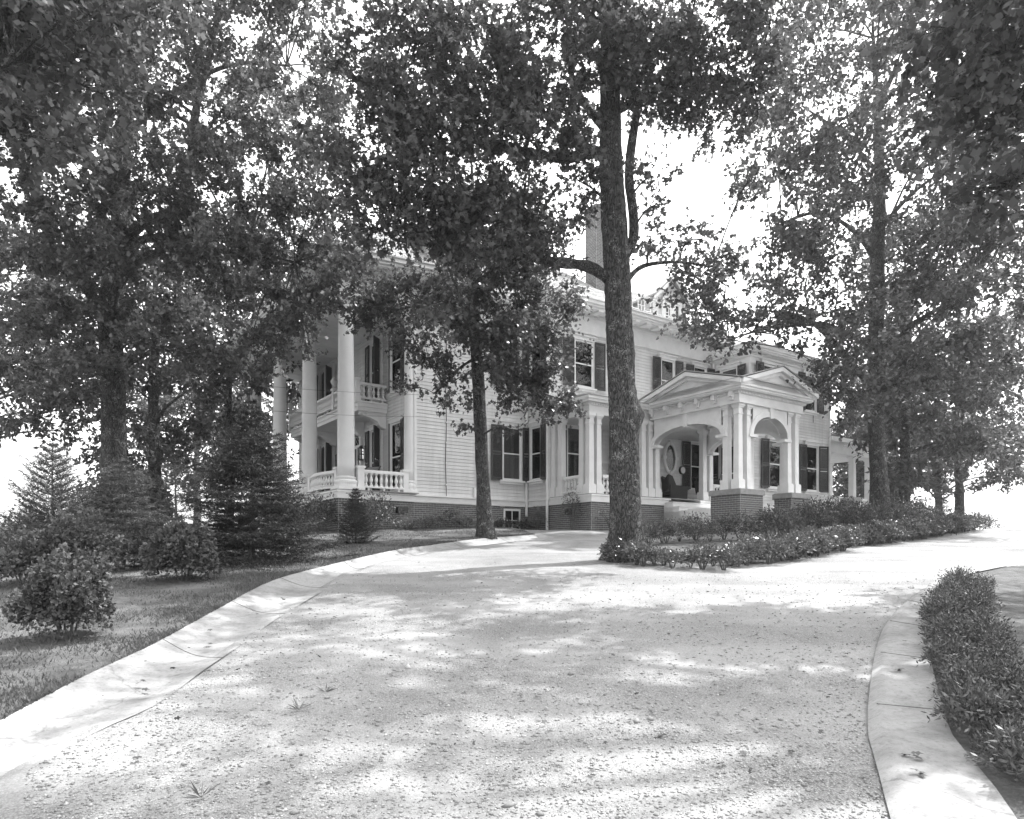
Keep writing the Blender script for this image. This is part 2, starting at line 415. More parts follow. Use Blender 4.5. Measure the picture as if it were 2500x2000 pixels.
# right-hand concrete walk along the drive and the planting bed beside it
walk = loft('walkway', WL, WR, 6, M['concrete'], lambda s: 0.05*min(1, s*8) - 0.01, 0.012)
jm = MB()
for k in (8, 14, 20, 26, 32):
    jm.tube([(p.x, p.y, Zg(p.x,p.y)+0.053) for p in (WL[k].lerp(WR[k], .12+.86*j/6) for j in range(7))], 0.004, 4)
jm.build('joint', M['soil'], walk)
BR = [Vector((max(p.x+9, 14), p.y+1.5, 0)) for p in WR]
loft('planting_bed', WR, BR, 10, M['soil'], lambda s: 0.03, 0.0)

# island bed between the two arms of the drive
isl = [(1487,1350),(1500,1374),(1554,1384),(1675,1395),(1758,1393),(1842,1380),(1950,1367),(2066,1341),(2217,1322),(2333,1304),(2390,1294)]
back = [(1492,1343),(1512,1338),(1560,1329),(1640,1321),(1720,1317),(1790,1315),(1870,1312)]
IA = resample(catmull([pg(*p) for p in isl]), 60)
ib = [pg(*p) for p in back]; ib += [Vector((9.6, 23.0, 0)), Vector((13.0, 25.6, 0)), Vector((17.5, 29.0, 0))]
IB = resample(catmull(ib), 60)
loft('island_bed', IA, IB, 8, M['soil'], lambda s: 0.05*math.sin(math.pi*min(max(s,0),1))**0.5, -0.03)
# ------------------------------------------------------------ the house
# local axes: s along the long side wall (away to the right), t along the columned front (away to the left), wall corner at (0, 0)
ZB = 2.28
TH = math.atan2(1710.0, 2447.0)
HO = ((1012-1250.0)/F*23.5, 23.5)
E1 = (math.cos(TH), math.sin(TH)); E2 = (-math.sin(TH), math.cos(TH))
def hw(s, t, z=0.0): return Vector((HO[0]+s*E1[0]+t*E2[0], HO[1]+s*E1[1]+t*E2[1], z))
house = empty('house', (HO[0], HO[1], ZB), TH)
tag(house, 'large white clapboard house with a columned front, dark shutters and a gabled side porch', 'house')
DN = (0, 0, -ZB)
FL1, FL2 = 3.55, 6.95
WB = -1.32            # plane of the bay wall
WW = -3.19            # plane of the rear wing wall
PT = -3.49            # outer plane of the side porch
S1, SU, SE = 4.68, 13.635, 19.5
PS0, PS1, PQ = 7.80, 10.86, -7.05     # carriage porch

# --- wall cores
def wall(name, *boxes):
    mb = MB()
    for b_ in boxes: mb.box(*b_)
    return mb.build(name, M['white'], house, DN)
w_side = wall('wall', (0.0, 4.72, 0.0, 12.0, 3.28, 9.76))
w_bay = wall('wall', (S1, SU+.05, WB, 11.9, 3.29, 9.77))
w_wing = wall('wall', (SU, SE, WW, 6.0, 3.27, 9.42))

def boards(parent, length, n, x, y, rz, z0, ex=0.12, stuff=False):
    prof = [(0.0, 0.0), (-0.027, 0.0), (-0.019, ex-0.017), (0.0, ex-0.017)]
    if stuff:
        mb = MB()
        for i in range(n): mb.extr([(a, b_+i*ex) for a, b_ in prof], lambda p, q, a: (a, p, q), 0, length)
        o = mb.build('siding', M['white'], parent, (x, y, z0), rz); o['kind'] = 'stuff'; return
    mb = MB(); mb.extr(prof, lambda p, q, a: (a, p, q), 0, length)
    me = mb.mesh('siding_board', M['white'])
    for i in range(n):
        inst('siding_board', me, parent, (x, y, z0+i*ex), (0, 0, rz))
boards(w_side, 4.60, 52, 0.075, 0.0, 0, 3.56)
boards(w_bay, 8.83, 52, S1+.10, WB, 0, 3.56)
boards(w_bay, 1.22, 52, S1, -0.05, -R(90), 3.56)                      # short return wall facing the front
boards(w_wing, 5.75, 49, SU+.10, WW, 0, 3.56)
boards(w_wing, 1.80, 49, SU, WB-.02, -R(90), 3.56)
boards(w_side, 11.8, 52, 0.0, 11.9, -R(90), 3.56, stuff=True)          # front wall behind the columns

# --- corner boards, water table
mb = MB()
mb.box(-0.03, 0.075, -0.034, 0.12, 3.56, 9.76)
mb.box(S1-.034, S1+.10, WB-.034, WB+.10, 3.56, 9.76)
mb.box(SU-.034, SU+.10, WW-.034, WW+.10, 3.56, 9.42); mb.box(SE-.10, SE+.034, WW-.036, WW+.10, 3.56, 9.42)
mb.build('corner_board', M['trim'], house, DN)
def outset(poly, o):
    n = len(poly); out = []
    for i in range(n):
        (x0,y0),(x1,y1),(x2,y2) = poly[i-1], poly[i], poly[(i+1)%n]
        d0 = Vector((x1-x0, y1-y0)).normalized(); d1 = Vector((x2-x1, y2-y1)).normalized()
        n0 = Vector((d0.y, -d0.x)); n1 = Vector((d1.y, -d1.x))
        out.append((x1+(n0.x+n1.x)*o, y1+(n0.y+n1.y)*o))
    return out
base_poly = [(-2.78,-0.30),(0.0,-0.02),(S1,-0.02),(S1,PT-.12),(PS0+.55,PT-.12),(PS0+.55,PT+.6),(PS1-.75,PT+.6),(PS1-.75,PT-.12),(SU,PT-.12),(SU,WW-.02),(SE,WW-.02),(SE,6.1),(SU,12.1),(-2.78,12.1)]
mb = MB(); mb.prism(outset(base_poly, 0.03), 3.305, 3.50); mb.prism(outset(base_poly, 0.075), 3.50, 3.553)
mb.build('water_table', M['trim'], house, DN)

# --- brick foundation: mortar core and raised bricks
mb = MB(); mb.prism(outset(base_poly, -0.02), 2.0, 3.305); found = mb.build('foundation', M['mortar'], house, DN)
def brick_run(mb, a, b_, z0, z1, jit=0.004):
    """bricks on the outside of the wall from a to b (outside on the right hand of a->b)"""
    a = Vector(a); b_ = Vector(b_); L = (b_-a).length; d = (b_-a)/L; nrm = Vector((d.y, -d.x))
    c = 0.068; n = int((z1-z0)/c)
    for i in range(n):
        z = z1 - (i+1)*c
        head = (i % 6 == 0); bl = 0.105 if head else 0.213
        x = -(0.5*bl if i % 2 else 0.0)
        while x < L:
            x0 = max(x, 0.0)+0.006; x1 = min(x+bl, L)-0.006
            if x1-x0 > 0.03:
                o = 0.006 + random.uniform(-jit, jit)*.6
                P0 = a+d*x0; P1 = a+d*x1; Q0 = P0+nrm*o; Q1 = P1+nrm*o
                zl, zh = z+0.006, z+c-0.006
                mb.add([(P0.x,P0.y,zl),(P1.x,P1.y,zl),(P1.x,P1.y,zh),(P0.x,P0.y,zh),(Q0.x,Q0.y,zl),(Q1.x,Q1.y,zl),(Q1.x,Q1.y,zh),(Q0.x,Q0.y,zh)],
                       [(4,5,6,7),(0,1,5,4),(1,2,6,5),(2,3,7,6),(3,0,4,7)])
            x += bl
fp = outset(base_poly, -0.02)
mb = MB()
for i in (0, 1, 2, 3, 7, 9): brick_run(mb, fp[i], fp[i+1], 2.15, 3.303)
brick_run(mb, fp[-1], fp[0], 2.15, 3.303)
o = mb.build('bricks', M['brick'], found); o['kind'] = 'stuff'

# basement window, vents
def box_part(name, mat, *bs, parent=None, loc=None):
    mb = MB()
    for b_ in bs: mb.box(*b_)
    return mb.build(name, mat, parent or house, DN if loc is None else loc)
bx0, bx1 = 3.60, 4.34
bw = box_part('basement_window', M['trim'], (bx0,bx0+.06,-.05,.02,2.44,3.20),(bx1-.06,bx1,-.05,.02,2.44,3.20),(bx0,bx1,-.052,.02,3.14,3.21),(bx0-.03,bx1+.03,-.08,.02,2.38,2.44),
          ((bx0+bx1)/2-.014,(bx0+bx1)/2+.014,-.04,-.015,2.44,3.14),(bx0+.06,bx1-.06,-.042,-.014,2.78,2.808))
box_part('unlit_room_sheet', M['dark'], (bx0+.05,bx1-.05,-.019,.02,2.43,3.15), parent=bw, loc=(0,0,0))
for k in range(4):
    x0 = (bx0+.06) if k % 2 == 0 else (bx0+bx1)/2+.014; z0 = 2.44 if k < 2 else 2.808
    box_part('pane', M['glass'], (x0, x0+.296, -.03, -.027, z0, z0+.335), parent=bw, loc=(0,0,0))
box_part('vent', M['iron'], (-.72,-.35,-.24,-.05,2.92,3.10))
box_part('vent', M['iron'], (S1-.05,S1+.02,-2.65,-2.3,2.92,3.12))

# --- windows
mesh_cache = {}
def shutter_mesh(w, h):
    k = ('sh', round(w,2), round(h,2))
    if k in mesh_cache: return mesh_cache[k]
    mb = MB(); st = 0.05
    mb.box(0, st, -.035, 0, 0, h); mb.box(w-st, w, -.035, 0, 0, h)
    for z0, z1 in ((0, .11), (h*.47, h*.47+.08), (h-.08, h)): mb.box(st, w-st, -.033, -.002, z0, z1)
    z = .12
    while z < h-.10:
        if not (h*.47-.045 < z < h*.47+.085):
            mb.add([(st,-.034,z),(w-st,-.034,z),(w-st,-.006,z+.038),(st,-.006,z+.038),(st,-.026,z-.006),(w-st,-.026,z-.006),(w-st,0.0,z+.032),(st,0.0,z+.032)],
                   [(0,1,2,3),(7,6,5,4),(0,4,5,1),(2,6,7,3)])
        z += .043
    mesh_cache[k] = mb.mesh('shutter', M['shutter']); return mesh_cache[k]
def window(s, t, z0, w, h, rz=0.0, shutters=True, parent=None, shade=0.5, curtain=True, open_=(6, 6), mull=0.5):
    """window unit on a wall; local x along the wall, outside is -y"""
    par = parent or house
    k = ('win', round(w,2), round(h,2), round(mull,2))
    if k not in mesh_cache:
        mb = MB(); c = .11
        mb.box(-w/2-c,-w/2,-.105,0,-.0,h+.02); mb.box(w/2,w/2+c,-.105,0,-.0,h+.02)
        mb.box(-w/2-c-.02,w/2+c+.02,-.115,0,h+.02,h+.16); mb.box(-w/2-c-.06,w/2+c+.06,-.17,0,h+.16,h+.20)
        mb.box(-w/2-c-.04,w/2+c+.04,-.17,0,-.06,0.0); mb.box(-w/2-c,w/2+c,-.10,0,-.14,-.06)
        frame = mb.mesh('window_frame', M['trim'])
        mb = MB(); r = .05; zm = h*mull
        mb.box(-w/2,-w/2+r,-.085,-.04,0,h); mb.box(w/2-r,w/2,-.085,-.04,0,h)
        mb.box(-w/2+r,w/2-r,-.083,-.042,0,.07); mb.box(-w/2+r,w/2-r,-.083,-.042,h-.05,h); mb.box(-w/2+r,w/2-r,-.09,-.044,zm-.02,zm+.025)
        sash = mb.mesh('sash', M['trim'])
        mb = MB(); mb.box(-w/2+.01,w/2-.01,-.030,-.028,0.01,h-.01); back = mb.mesh('unlit_room_sheet', M['dark'])  # thin black sheet on the wall, painted-in darkness of the room
        pl = MB(); pl.box(-w/2+.02,w/2-.02,-.066,-.063,.03,zm); ph = MB(); ph.box(-w/2+.02,w/2-.02,-.066,-.063,zm+.001,h-.02)
        mb = MB(); n = 26
        for side in (-1, 1):
            vs = []
            for i in range(n+1):
                x = side*(w/2-.03 - (w*.46)*i/n); y = -.040 - .006*math.sin(i*1.9)
                vs += [(x, y, .04), (x*(1.0 if i < n*.6 else 1.0), y, h*.62)]
            mb.add(vs, [(2*i,2*i+2,2*i+3,2*i+1) for i in range(n)])
        cur = mb.mesh('curtain', M['curtain'], True)
        mesh_cache[k] = (frame, sash, back, pl.mesh('pane', M['glass']), ph.mesh('pane', M['glass']), cur)
    frame, sash, back, pl, ph, cur = mesh_cache[k]
    o = inst('window', frame, par, (s, t, z0-ZB if par is house else z0), (0, 0, rz))
    inst('sash', sash, o); inst('unlit_room_sheet', back, o); inst('pane', pl, o); inst('pane', ph, o)
    if curtain: inst('curtain', cur, o)
    if shade:
        mb = MB(); mb.box(-w/2+.03,w/2-.03,-.052,-.050,h*(1-shade),h-.03); mb.build('roller_shade', M['shade'], o)
    if shutters:
        sw = min(w*.5+.04, .52); sm = shutter_mesh(sw, h+.06)
        a0 = R(open_[0]); a1 = R(open_[1])
        l = inst('shutter', sm, o, (-w/2-.06, -.125, -.03), (0, 0, math.pi-a0)); l.scale = (1, -1, 1)
        inst('shutter', sm, o, (w/2+.06, -.125, -.03), (0, 0, -a1))
    return o
Wn = -R(90)
window(3.92, 0, 4.25, .80, 1.95)                                        # side wall, ground floor
window(3.90, 0, 7.72, .80, 1.75)
window(S1, -.66, 4.25, .60, 1.95, Wn, shade=.3, open_=(40, 6))           # short return wall
window(S1, -.66, 7.72, .60, 1.75, Wn, shade=.6)
window(6.25, WB, 7.72, .88, 1.72, shade=.6)                              # bay wall, upper floor
window(10.72, WB, 7.72, .74, 1.72, shade=.55)
window(12.70, WB, 7.72, .74, 1.72, shade=.6)
window(SU, -2.25, 7.82, .80, 1.50, Wn, shade=.95)
window(17.82, WW, 7.85, .80, 1.62, shade=.6)
window(14.85, WW, 7.85, .80, 1.62, shade=.4)
window(15.25, WW, 4.33, .84, 2.0, shade=.5, open_=(6, 30))
window(17.95, WW, 4.33, .84, 2.0, shade=.5, open_=(6, 24))
window(5.85, WB, 4.25, .80, 1.95, shade=.25, curtain=False)              # porch back wall
window(8.45, WB, 4.25, .80, 1.95, shade=.3)
window(12.52, WB, 4.25, .80, 1.95, shade=0, curtain=False)
window(SU, -2.20, 3.75, .85, 2.35, Wn, shade=0, curtain=False)
for t_, open_ in ((1.22, (35, 12)), (2.98, (6, 50)), (7.80, (12, 50)), (9.45, (12, 40))):   # columned front
    window(0.0, t_, 3.75, .82, 2.40, Wn, shade=0.2, curtain=(t_ < 2), open_=open_)
    window(0.0, t_, 7.25, .82, 2.10, Wn, shade=0.45, open_=open_)
# front door with side lights and leaded fan transom
dr = empty('front_door', (0.0, 5.2, FL1-ZB), Wn, house)
mb = MB(); mb.box(-.95,-.80,-.14,0,0,2.75); mb.box(.80,.95,-.14,0,0,2.75); mb.box(-.95,.95,-.15,0,2.75,2.95); mb.box(-.80,.80,-.10,-.03,2.12,2.24); mb.box(-.52,-.46,-.1,-.03,0,2.12); mb.box(.46,.52,-.1,-.03,0,2.12)
mb.build('door_frame', M['trim'], dr)
mb = MB(); mb.box(-.46,.46,-.07,-.03,0,2.12); mb.build('door_leaf', M['shutter'], dr)
mb = MB(); mb.box(-.80,.80,-.055,-.052,2.24,2.75); mb.box(-.80,-.52,-.055,-.052,.3,2.12); mb.box(.52,.80,-.055,-.052,.3,2.12); mb.build('pane', M['glass'], dr)
mb = MB()
for k in range(-3, 4): mb.tube([(0.26*k,-.06,2.24),(0.13*k+.08*(k%2),-.06,2.5),(0.26*k+.1,-.06,2.74)], .007, 4)
mb.tube([(-.8,-.06,2.5),(0,-.06,2.62),(.8,-.06,2.5)], .007, 4); mb.build('leading', M['trim'], dr)
mb = MB(); mb.box(-.79,.79,-.031,-.029,.02,2.74); mb.build('unlit_room_sheet', M['dark'], dr)
for t_ in (4.02, 6.35):                                                  # wall lanterns either side
    mb = MB(); mb.tube([(0,0,.30),(-.16,0,.34),(-.20,0,.26)], .012, 5)
    for dx, dy in ((-.10,-.07),(-.10,.07),(-.28,-.07),(-.28,.07)): mb.box(dx-.008,dx+.008,dy-.008,dy+.008,-.20,.24)
    mb.box(-.30,-.08,-.09,.09,.23,.25); mb.box(-.30,-.08,-.09,.09,-.22,-.20); mb.lathe([(.10,.25),(.05,.31),(.01,.34)],8,-.19,0); mb.box(-.29,-.09,-.08,.08,.0,.015)
    lan = mb.build('wall_lantern', M['iron'], house, (-.03, t_, 5.35-ZB))
    mb = MB(); mb.box(-.27,-.11,-.06,.06,-.19,.22); mb.build('lantern_glass', M['glass'], lan)

# --- main cornice and roof
MP = [(-2.72,-0.27),(0.0,-0.05),(S1-.05,-0.05),(S1-.05,WB-.05),(SU,WB-.05),(SU,12.2),(-2.72,12.2)]
def cornice(name, poly, z0, zf, over):
    mb = MB()
    mb.prism(poly, z0, zf); mb.prism(outset(poly, .03), z0-.006, z0+.06); mb.prism(outset(poly, .05), zf, zf+.10)
    mb.prism(outset(poly, .10), zf+.10, zf+.16); mb.prism(outset(poly, over), zf+.23, zf+.31)
    mb.prism(outset(poly, over-.05), zf+.16, zf+.23)
    mb.prism(outset(poly, over+.05), zf+.31, zf+.44); mb.prism(outset(poly, over+.09), zf+.44, zf+.49)
    return mb.build(name, M['trim'], house, DN)
EAVE = 10.35
cor = cornice('cornice', MP, 9.75, EAVE, .60)
cor2 = cornice('cornice', [(SU+.01,WW-.04),(SE+.04,WW-.04),(SE+.04,6.2),(SU+.01,6.2)], 9.40, 9.66, .34)
def dentils(parent, a, b_, z0, pitch=.085, size=.045, hgt=.075, out=.05):
    a = Vector(a); b_ = Vector(b_); L = (b_-a).length; d = (b_-a)/L; nr = Vector((d.y,-d.x)); mb = MB(); x = .03
    while x < L-.03:
        P = [a+d*x, a+d*(x+size), a+d*(x+size)+nr*out, a+d*x+nr*out]
        mb.prism([(p.x,p.y) for p in reversed(P)], z0, z0+hgt); x += pitch
    o = mb.build('dentils', M['trim'], parent); o['kind'] = 'stuff'
for i in (1, 2, 3, 6): dentils(cor, outset(MP,.05)[i], outset(MP,.05)[(i+1)%7], EAVE+.015)
md = MB(); md.box(-.12,.12,-.45,0,0,.07); mdm = md.mesh('modillion', M['trim'])
def modillions(a, b_, rz, z):
    a = Vector(a); b_ = Vector(b_); n = int((b_-a).length/.58)
    for k in range(n):
        p = a.lerp(b_, (k+.5)/n); inst('modillion', mdm, cor, (p.x, p.y, z), (0, 0, rz))
modillions((-2.3,-.15),(4.4,-.15),0,EAVE+.092); modillions((5.1,WB-.15),(13.2,WB-.15),0,EAVE+.092); modillions((-2.82,11.5),(-2.82,.5),Wn,EAVE+.092)

EZ = EAVE+.49
rp = [(-3.4,-.75),(14.2,-.75),(14.2,12.9),(-3.4,12.9)]; rid = [(3.4,6.05),(7.4,6.05)]; RZ = 16.2
def roof_face(mb, A, B, C, D, rows):
    """courses of shingles on a sloping face: A-B eave, D-C ridge"""
    A, B, C, D = map(Vector, (A, B, C, D)); nrm = (B-A).cross(D-A).normalized()
    for i in range(rows):
        k0, k1 = i/rows, (i+1)/rows+.012
        a0, b0, a1, b1 = A.lerp(D,k0), B.lerp(C,k0), A.lerp(D,min(k1,1)), B.lerp(C,min(k1,1))
        nseg = max(1, int((b0-a0).length/.32))
        for j in range(nseg):
            x0, x1 = j/nseg+.001, (j+1)/nseg-.001
            o = nrm*(.03+random.uniform(-.006,.01))
            p = [a0.lerp(b0,x0)+o, a0.lerp(b0,x1)+o, a1.lerp(b1,x1)+nrm*.006, a1.lerp(b1,x0)+nrm*.006, a0.lerp(b0,x0), a0.lerp(b0,x1)]
            mb.add(p, [(0,1,2,3),(4,5,1,0)])
mb = MB()
mb.add([(x,y,EZ) for x,y in rp]+[(x,y,RZ) for x,y in rid], [(0,1,5,4),(1,2,5),(2,3,4,5),(3,0,4),(3,2,1,0)])
roof = mb.build('roof', M['roof'], house, DN)
mb = MB()
roof_face(mb, (-3.4,-.75,EZ),(14.2,-.75,EZ),(7.4,6.05,RZ),(3.4,6.05,RZ),46)
roof_face(mb, (-3.4,12.9,EZ),(-3.4,-.75,EZ),(3.4,6.05,RZ),(3.4,6.05,RZ),46)
o = mb.build('shingles', M['roof'], roof); o['kind'] = 'stuff'
# deck edge over the bay and the fretwork balustrade
box_part('deck', M['stonecap'], (S1-.6, SU+.55, WB-.62, -.3, EZ-.012, EZ+.02))
fb = MB(); t0 = -1.62
x0, x1, zb, zt_ = 8.0, 10.72, EZ+.10, EZ+.82
fb.box(x0,x1,t0-.03,t0+.03,zt_-.06,zt_); fb.box(x0,x1,t0-.03,t0+.03,zb-.04,zb)
nP = 4; pw_ = (x1-x0)/nP
def bar(a, b_): fb.tube([(a[0],t0,a[1]),(b_[0],t0,b_[1])], .019, 4)
for k in range(nP):
    a = x0+k*pw_; c = a+pw_/2; zm = (zb+zt_-.06)/2; q = pw_*.26; hq = (zt_-.06-zb)*.27
    pts = [(c-q,zm-hq),(c-q,zm+hq),(c,zt_-.06-.02),(c+q,zm+hq),(c+q,zm-hq),(c,zb+.02)]
    for i in range(6): bar(pts[i], pts[(i+1)%6])
    bar((c,zb),(c,zt_-.06)); bar((c-q,zm),(c+q,zm)); bar((a,zm+hq),(c-q,zm+hq)); bar((a,zm-hq),(c-q,zm-hq)); bar((c+q,zm+hq),(a+pw_,zm+hq)); bar((c+q,zm-hq),(a+pw_,zm-hq))
    bar((a,zb),(a,zm-hq)); bar((a,zm+hq),(a,zt_-.06))
fb.box(x1,x1+.16,t0-.08,t0+.08,EZ+.02,zt_+.28); fb.box(x1-.03,x1+.19,t0-.11,t0+.11,zt_+.28,zt_+.34); fb.box(x0-.14,x0,t0-.07,t0+.07,EZ+.02,zt_+.1)
fb.build('roof_balustrade', M['trim'], house, DN)
# dormers
def dormer(s0, s1, tf, zb, ze, zp, wide):
    d = empty('dormer', (0,0,-ZB), 0, house); sc_ = (s0+s1)/2
    mb = MB(); mb.box(s0, s1, tf, tf+4.0, zb, ze); mb.extr([(s0,ze),(s1,ze),(sc_,zp-.12)], lambda p,q,a: (p,a,q), tf+4.0, tf+.002)
    mb.build('wall', M['white'], d)
    mb = MB(); ov = .32
    for sg in (-1, 1):
        A = sc_+sg*(s1-s0+2*ov)/2
        mb.extr([(sc_,zp),(sc_,zp+.09),(A,ze-.10),(A,ze-.19)] if sg < 0 else [(A,ze-.19),(A,ze-.10),(sc_,zp+.09),(sc_,zp)], lambda p,q,a: (p,a,q), tf+4.2, tf-ov)
    mb.build('roof', M['roof'], d)
    mb = MB()
    for sg in (-1, 1):
        A = sc_+sg*(s1-s0+2*ov)/2
        P = [(sc_,zp-.16),(sc_,zp-.005),(A,ze-.195),(A,ze-.33)]
        mb.extr(P if sg < 0 else P[::-1], lambda p,q,a: (p,a,q), tf-ov+.10, tf-ov-.03)
    mb.box(s0-.05,s0+.12,tf-.05,tf+.05,zb,ze); mb.box(s1-.12,s1+.05,tf-.05,tf+.05,zb,ze); mb.box(s0-.04,s1+.04,tf-.06,tf+.05,ze-.12,ze)
    mb.build('trim', M['trim'], d)
    window(sc_, tf-.01, zb+.25, wide, ze-zb-.5, 0, False, d, .45, False)
    boards(d, 2.4, int((ze-zb)/.12), s0, tf+2.4, Wn, zb, stuff=True)
dormer(0.95, 2.55, .35, 11.35, 12.75, 13.55, .8)
dormer(11.15, 12.95, -.35, EZ+.05, 12.55, 13.45, .95)
# chimneys
def chimney(s, t, w, d_, z0, z1):
    mb = MB(); mb.box(s-w/2,s+w/2,t-d_/2,t+d_/2,z0,z1)
    c = mb.build('chimney', M['mortar'], house, DN); mb = MB()
    P = [(s-w/2,t-d_/2),(s+w/2,t-d_/2),(s+w/2,t+d_/2),(s-w/2,t+d_/2)]
    for i in range(4): brick_run(mb, P[i], P[(i+1)%4], z0, z1-.14)
    for k, o_ in ((0,.05),(1,.02)):
        Q = outset(P, o_)
        mb.prism(Q, z1-.14+.07*k, z1-.075+.07*k)
    o = mb.build('bricks', M['brick'], c); o['kind'] = 'stuff'
chimney(10.95, 3.0, .95, .75, 12.5, 17.4)
chimney(18.4, -1.0, .7, .6, 9.8, 11.35)
mb = MB(); mb.lathe([(.055,0),(.055,2.9),(.075,2.9),(.075,3.05)], 10); mb.build('vent_pipe', M['trim'], house, (9.75, .6, 11.3-ZB))
# wing roof
mb = MB(); wz = 10.15; mb.add([(SU-.1,WW-.45,wz),(SE+.45,WW-.45,wz),(SE+.45,6.6,wz),(SU-.1,6.6,wz),(SU+2,1.5,11.6),(SE-3,1.5,11.6)], [(0,1,5,4),(1,2,5),(2,3,4,5),(3,0,4),(3,2,1,0)])
mb.build('roof', M['roof'], house, DN)

# --- columned front
pf = box_part('porch_floor', M['stonecap'], (-2.85,-.02,-.36,12.1,3.554,3.585))
prof = [(.34,0),(.34,.09),(.345,.10),(.36,.14),(.36,.19),(.33,.225),(.30,.24),(.30,.26),(.325,.28),(.325,.315),(.29,.335)]
bse = MB(); bse.box(-.36,.36,-.36,.36,0,.085); bse.lathe([(r,z+.085) for r,z in prof], 32); base_me = bse.mesh('base', M['column'], False)
zs = np.linspace(.42, 5.60, 14); sp = [(.272-.045*((z-.42)/5.2)**1.8, z) for z in zs]
sh = MB(); sh.lathe(sp, 36); shaft_me = sh.mesh('shaft', M['column'], True)
cp = MB(); cp.lathe([(.228,5.60),(.25,5.62),(.25,5.65),(.228,5.67),(.228,5.82),(.26,5.86),(.30,5.93),(.31,5.97)], 28)
for a in range(4):
    an = R(45+90*a); cx, cy = .36*math.cos(an), .36*math.sin(an)
    ring = []
    for k in range(26):
        th = k/25*2*math.pi*1.9; r = .125*(1-.72*k/25)
        tx, ty = math.cos(an), math.sin(an)
        ring.append((cx-.03*tx+tx*r*math.cos(th), cy-.03*ty+ty*r*math.cos(th), 5.88+r*math.sin(th)))
    cp.tube(ring, [.035-.02*k/25 for k in range(26)], 6)
    cp.tube([(cx-.03*math.cos(an)-.05*math.sin(an), cy-.03*math.sin(an)+.05*math.cos(an), 5.88),(cx-.03*math.cos(an)+.05*math.sin(an), cy-.03*math.sin(an)-.05*math.cos(an), 5.88)], .115, 16)
cp.prism([(-.42,-.36),(-.36,-.42),(-.2,-.34),(.2,-.34),(.36,-.42),(.42,-.36),(.34,-.2),(.34,.2),(.42,.36),(.36,.42),(.2,.34),(-.2,.34),(-.36,.42),(-.42,.36),(-.34,.2),(-.34,-.2)], 6.00, 6.10)
cap_me = cp.mesh('capital', M['column'], False)
for t_ in (0.02, 3.45, 6.95, 10.45):
    c = empty('column', (-2.40, t_, 3.585-ZB), 0, house)
    inst('base', base_me, c); inst('shaft', shaft_me, c); inst('capital', cap_me, c)
c = empty('engaged_column', (-.16, .10, 3.585-ZB), 0, house)          # half column against the house corner
for n_, me in (('base', base_me), ('shaft', shaft_me), ('capital', cap_me)): inst(n_, me, c, scale=(.62, .62, 1.0))
box_part('architrave', M['trim'], (-2.72,-2.08,-.30,12.2,9.688,9.749), (-2.08,0,-.262,.35,9.69,9.748))

bal = MB(); bal.box(-.05,.05,-.05,.05,0,.05); bal.lathe([(.030,.05),(.045,.075),(.034,.10),(.028,.13),(.052,.20),(.056,.25),(.045,.31),(.026,.38),(.026,.42),(.045,.44),(.03,.46)], 10); bal.box(-.05,.05,-.05,.05,.46,.50)
bal_me = bal.mesh('baluster', M['trim'], False)
bals_cache = {}
def balustrade(pts, z, hgt=.50, pitch=.165, rail=.055, sc=1.0, newels=()):
    """rail, foot rail and single balusters along a polyline"""
    P = [Vector((p[0],p[1],0)) for p in pts]
    mb = MB()
    for a, b_ in zip(P, P[1:]):
        d = (b_-a).normalized(); n_ = Vector((-d.y,d.x,0)); a2 = a-d*.01; b2 = b_+d*.01
        for z0, z1, hw_ in ((.10,.15,rail),(.15+hgt,.22+hgt,rail+.02),(.22+hgt,.25+hgt,rail-.005)):
            q = [a2-n_*hw_, b2-n_*hw_, b2+n_*hw_, a2+n_*hw_]
            mb.prism([(p.x,p.y) for p in q], z0, z1)
    L = sum((b_-a).length for a, b_ in zip(P, P[1:]))
    for s_ in (.12, .5, .88):
        q = resample(P, 101)[int(s_*100)]; mb.box(q.x-.03,q.x+.03,q.y-.03,q.y+.03,0,.10)
    for (nx, ny, w_, h_) in newels:
        mb.box(nx-w_,nx+w_,ny-w_,ny+w_,0,h_-.07); mb.box(nx-w_-.03,nx+w_+.03,ny-w_-.03,ny+w_+.03,h_-.07,h_); mb.box(nx-w_-.02,nx+w_+.02,ny-w_-.02,ny+w_+.02,0,.12)
    o = mb.build('balustrade', M['trim'], house, (0,0,z-ZB))
    n = max(2, int(L/pitch)); RS = resample(P, n*2+1)
    for k in range(n):
        q = RS[2*k+1]; inst('baluster', bal_me, o, (q.x,q.y,.15), (0,0,0), (sc,sc,hgt/.50))
    return o
def bowed(a, b_, bow, n=8):
    a = Vector(a); b_ = Vector(b_); d = b_-a; nr = Vector((-d.y, d.x)).normalized()
    return [tuple(a+d*(k/n)+nr*bow*math.sin(math.pi*k/n)) for k in range(n+1)]
PF = 3.585
balustrade([(-1.86,-.10),(-.46,-.10)], PF, .42, newels=((-1.98,-.10,.11,.78),(-.38,-.06,.09,.76)))
for a, b_ in ((.52, 2.95), (3.95, 6.45), (7.45, 9.95)):
    balustrade(bowed((-2.50,a),(-2.50,b_),.22), PF, .42, newels=((-2.50,a-.06,.09,.76),(-2.50,b_+.06,.09,.76)))
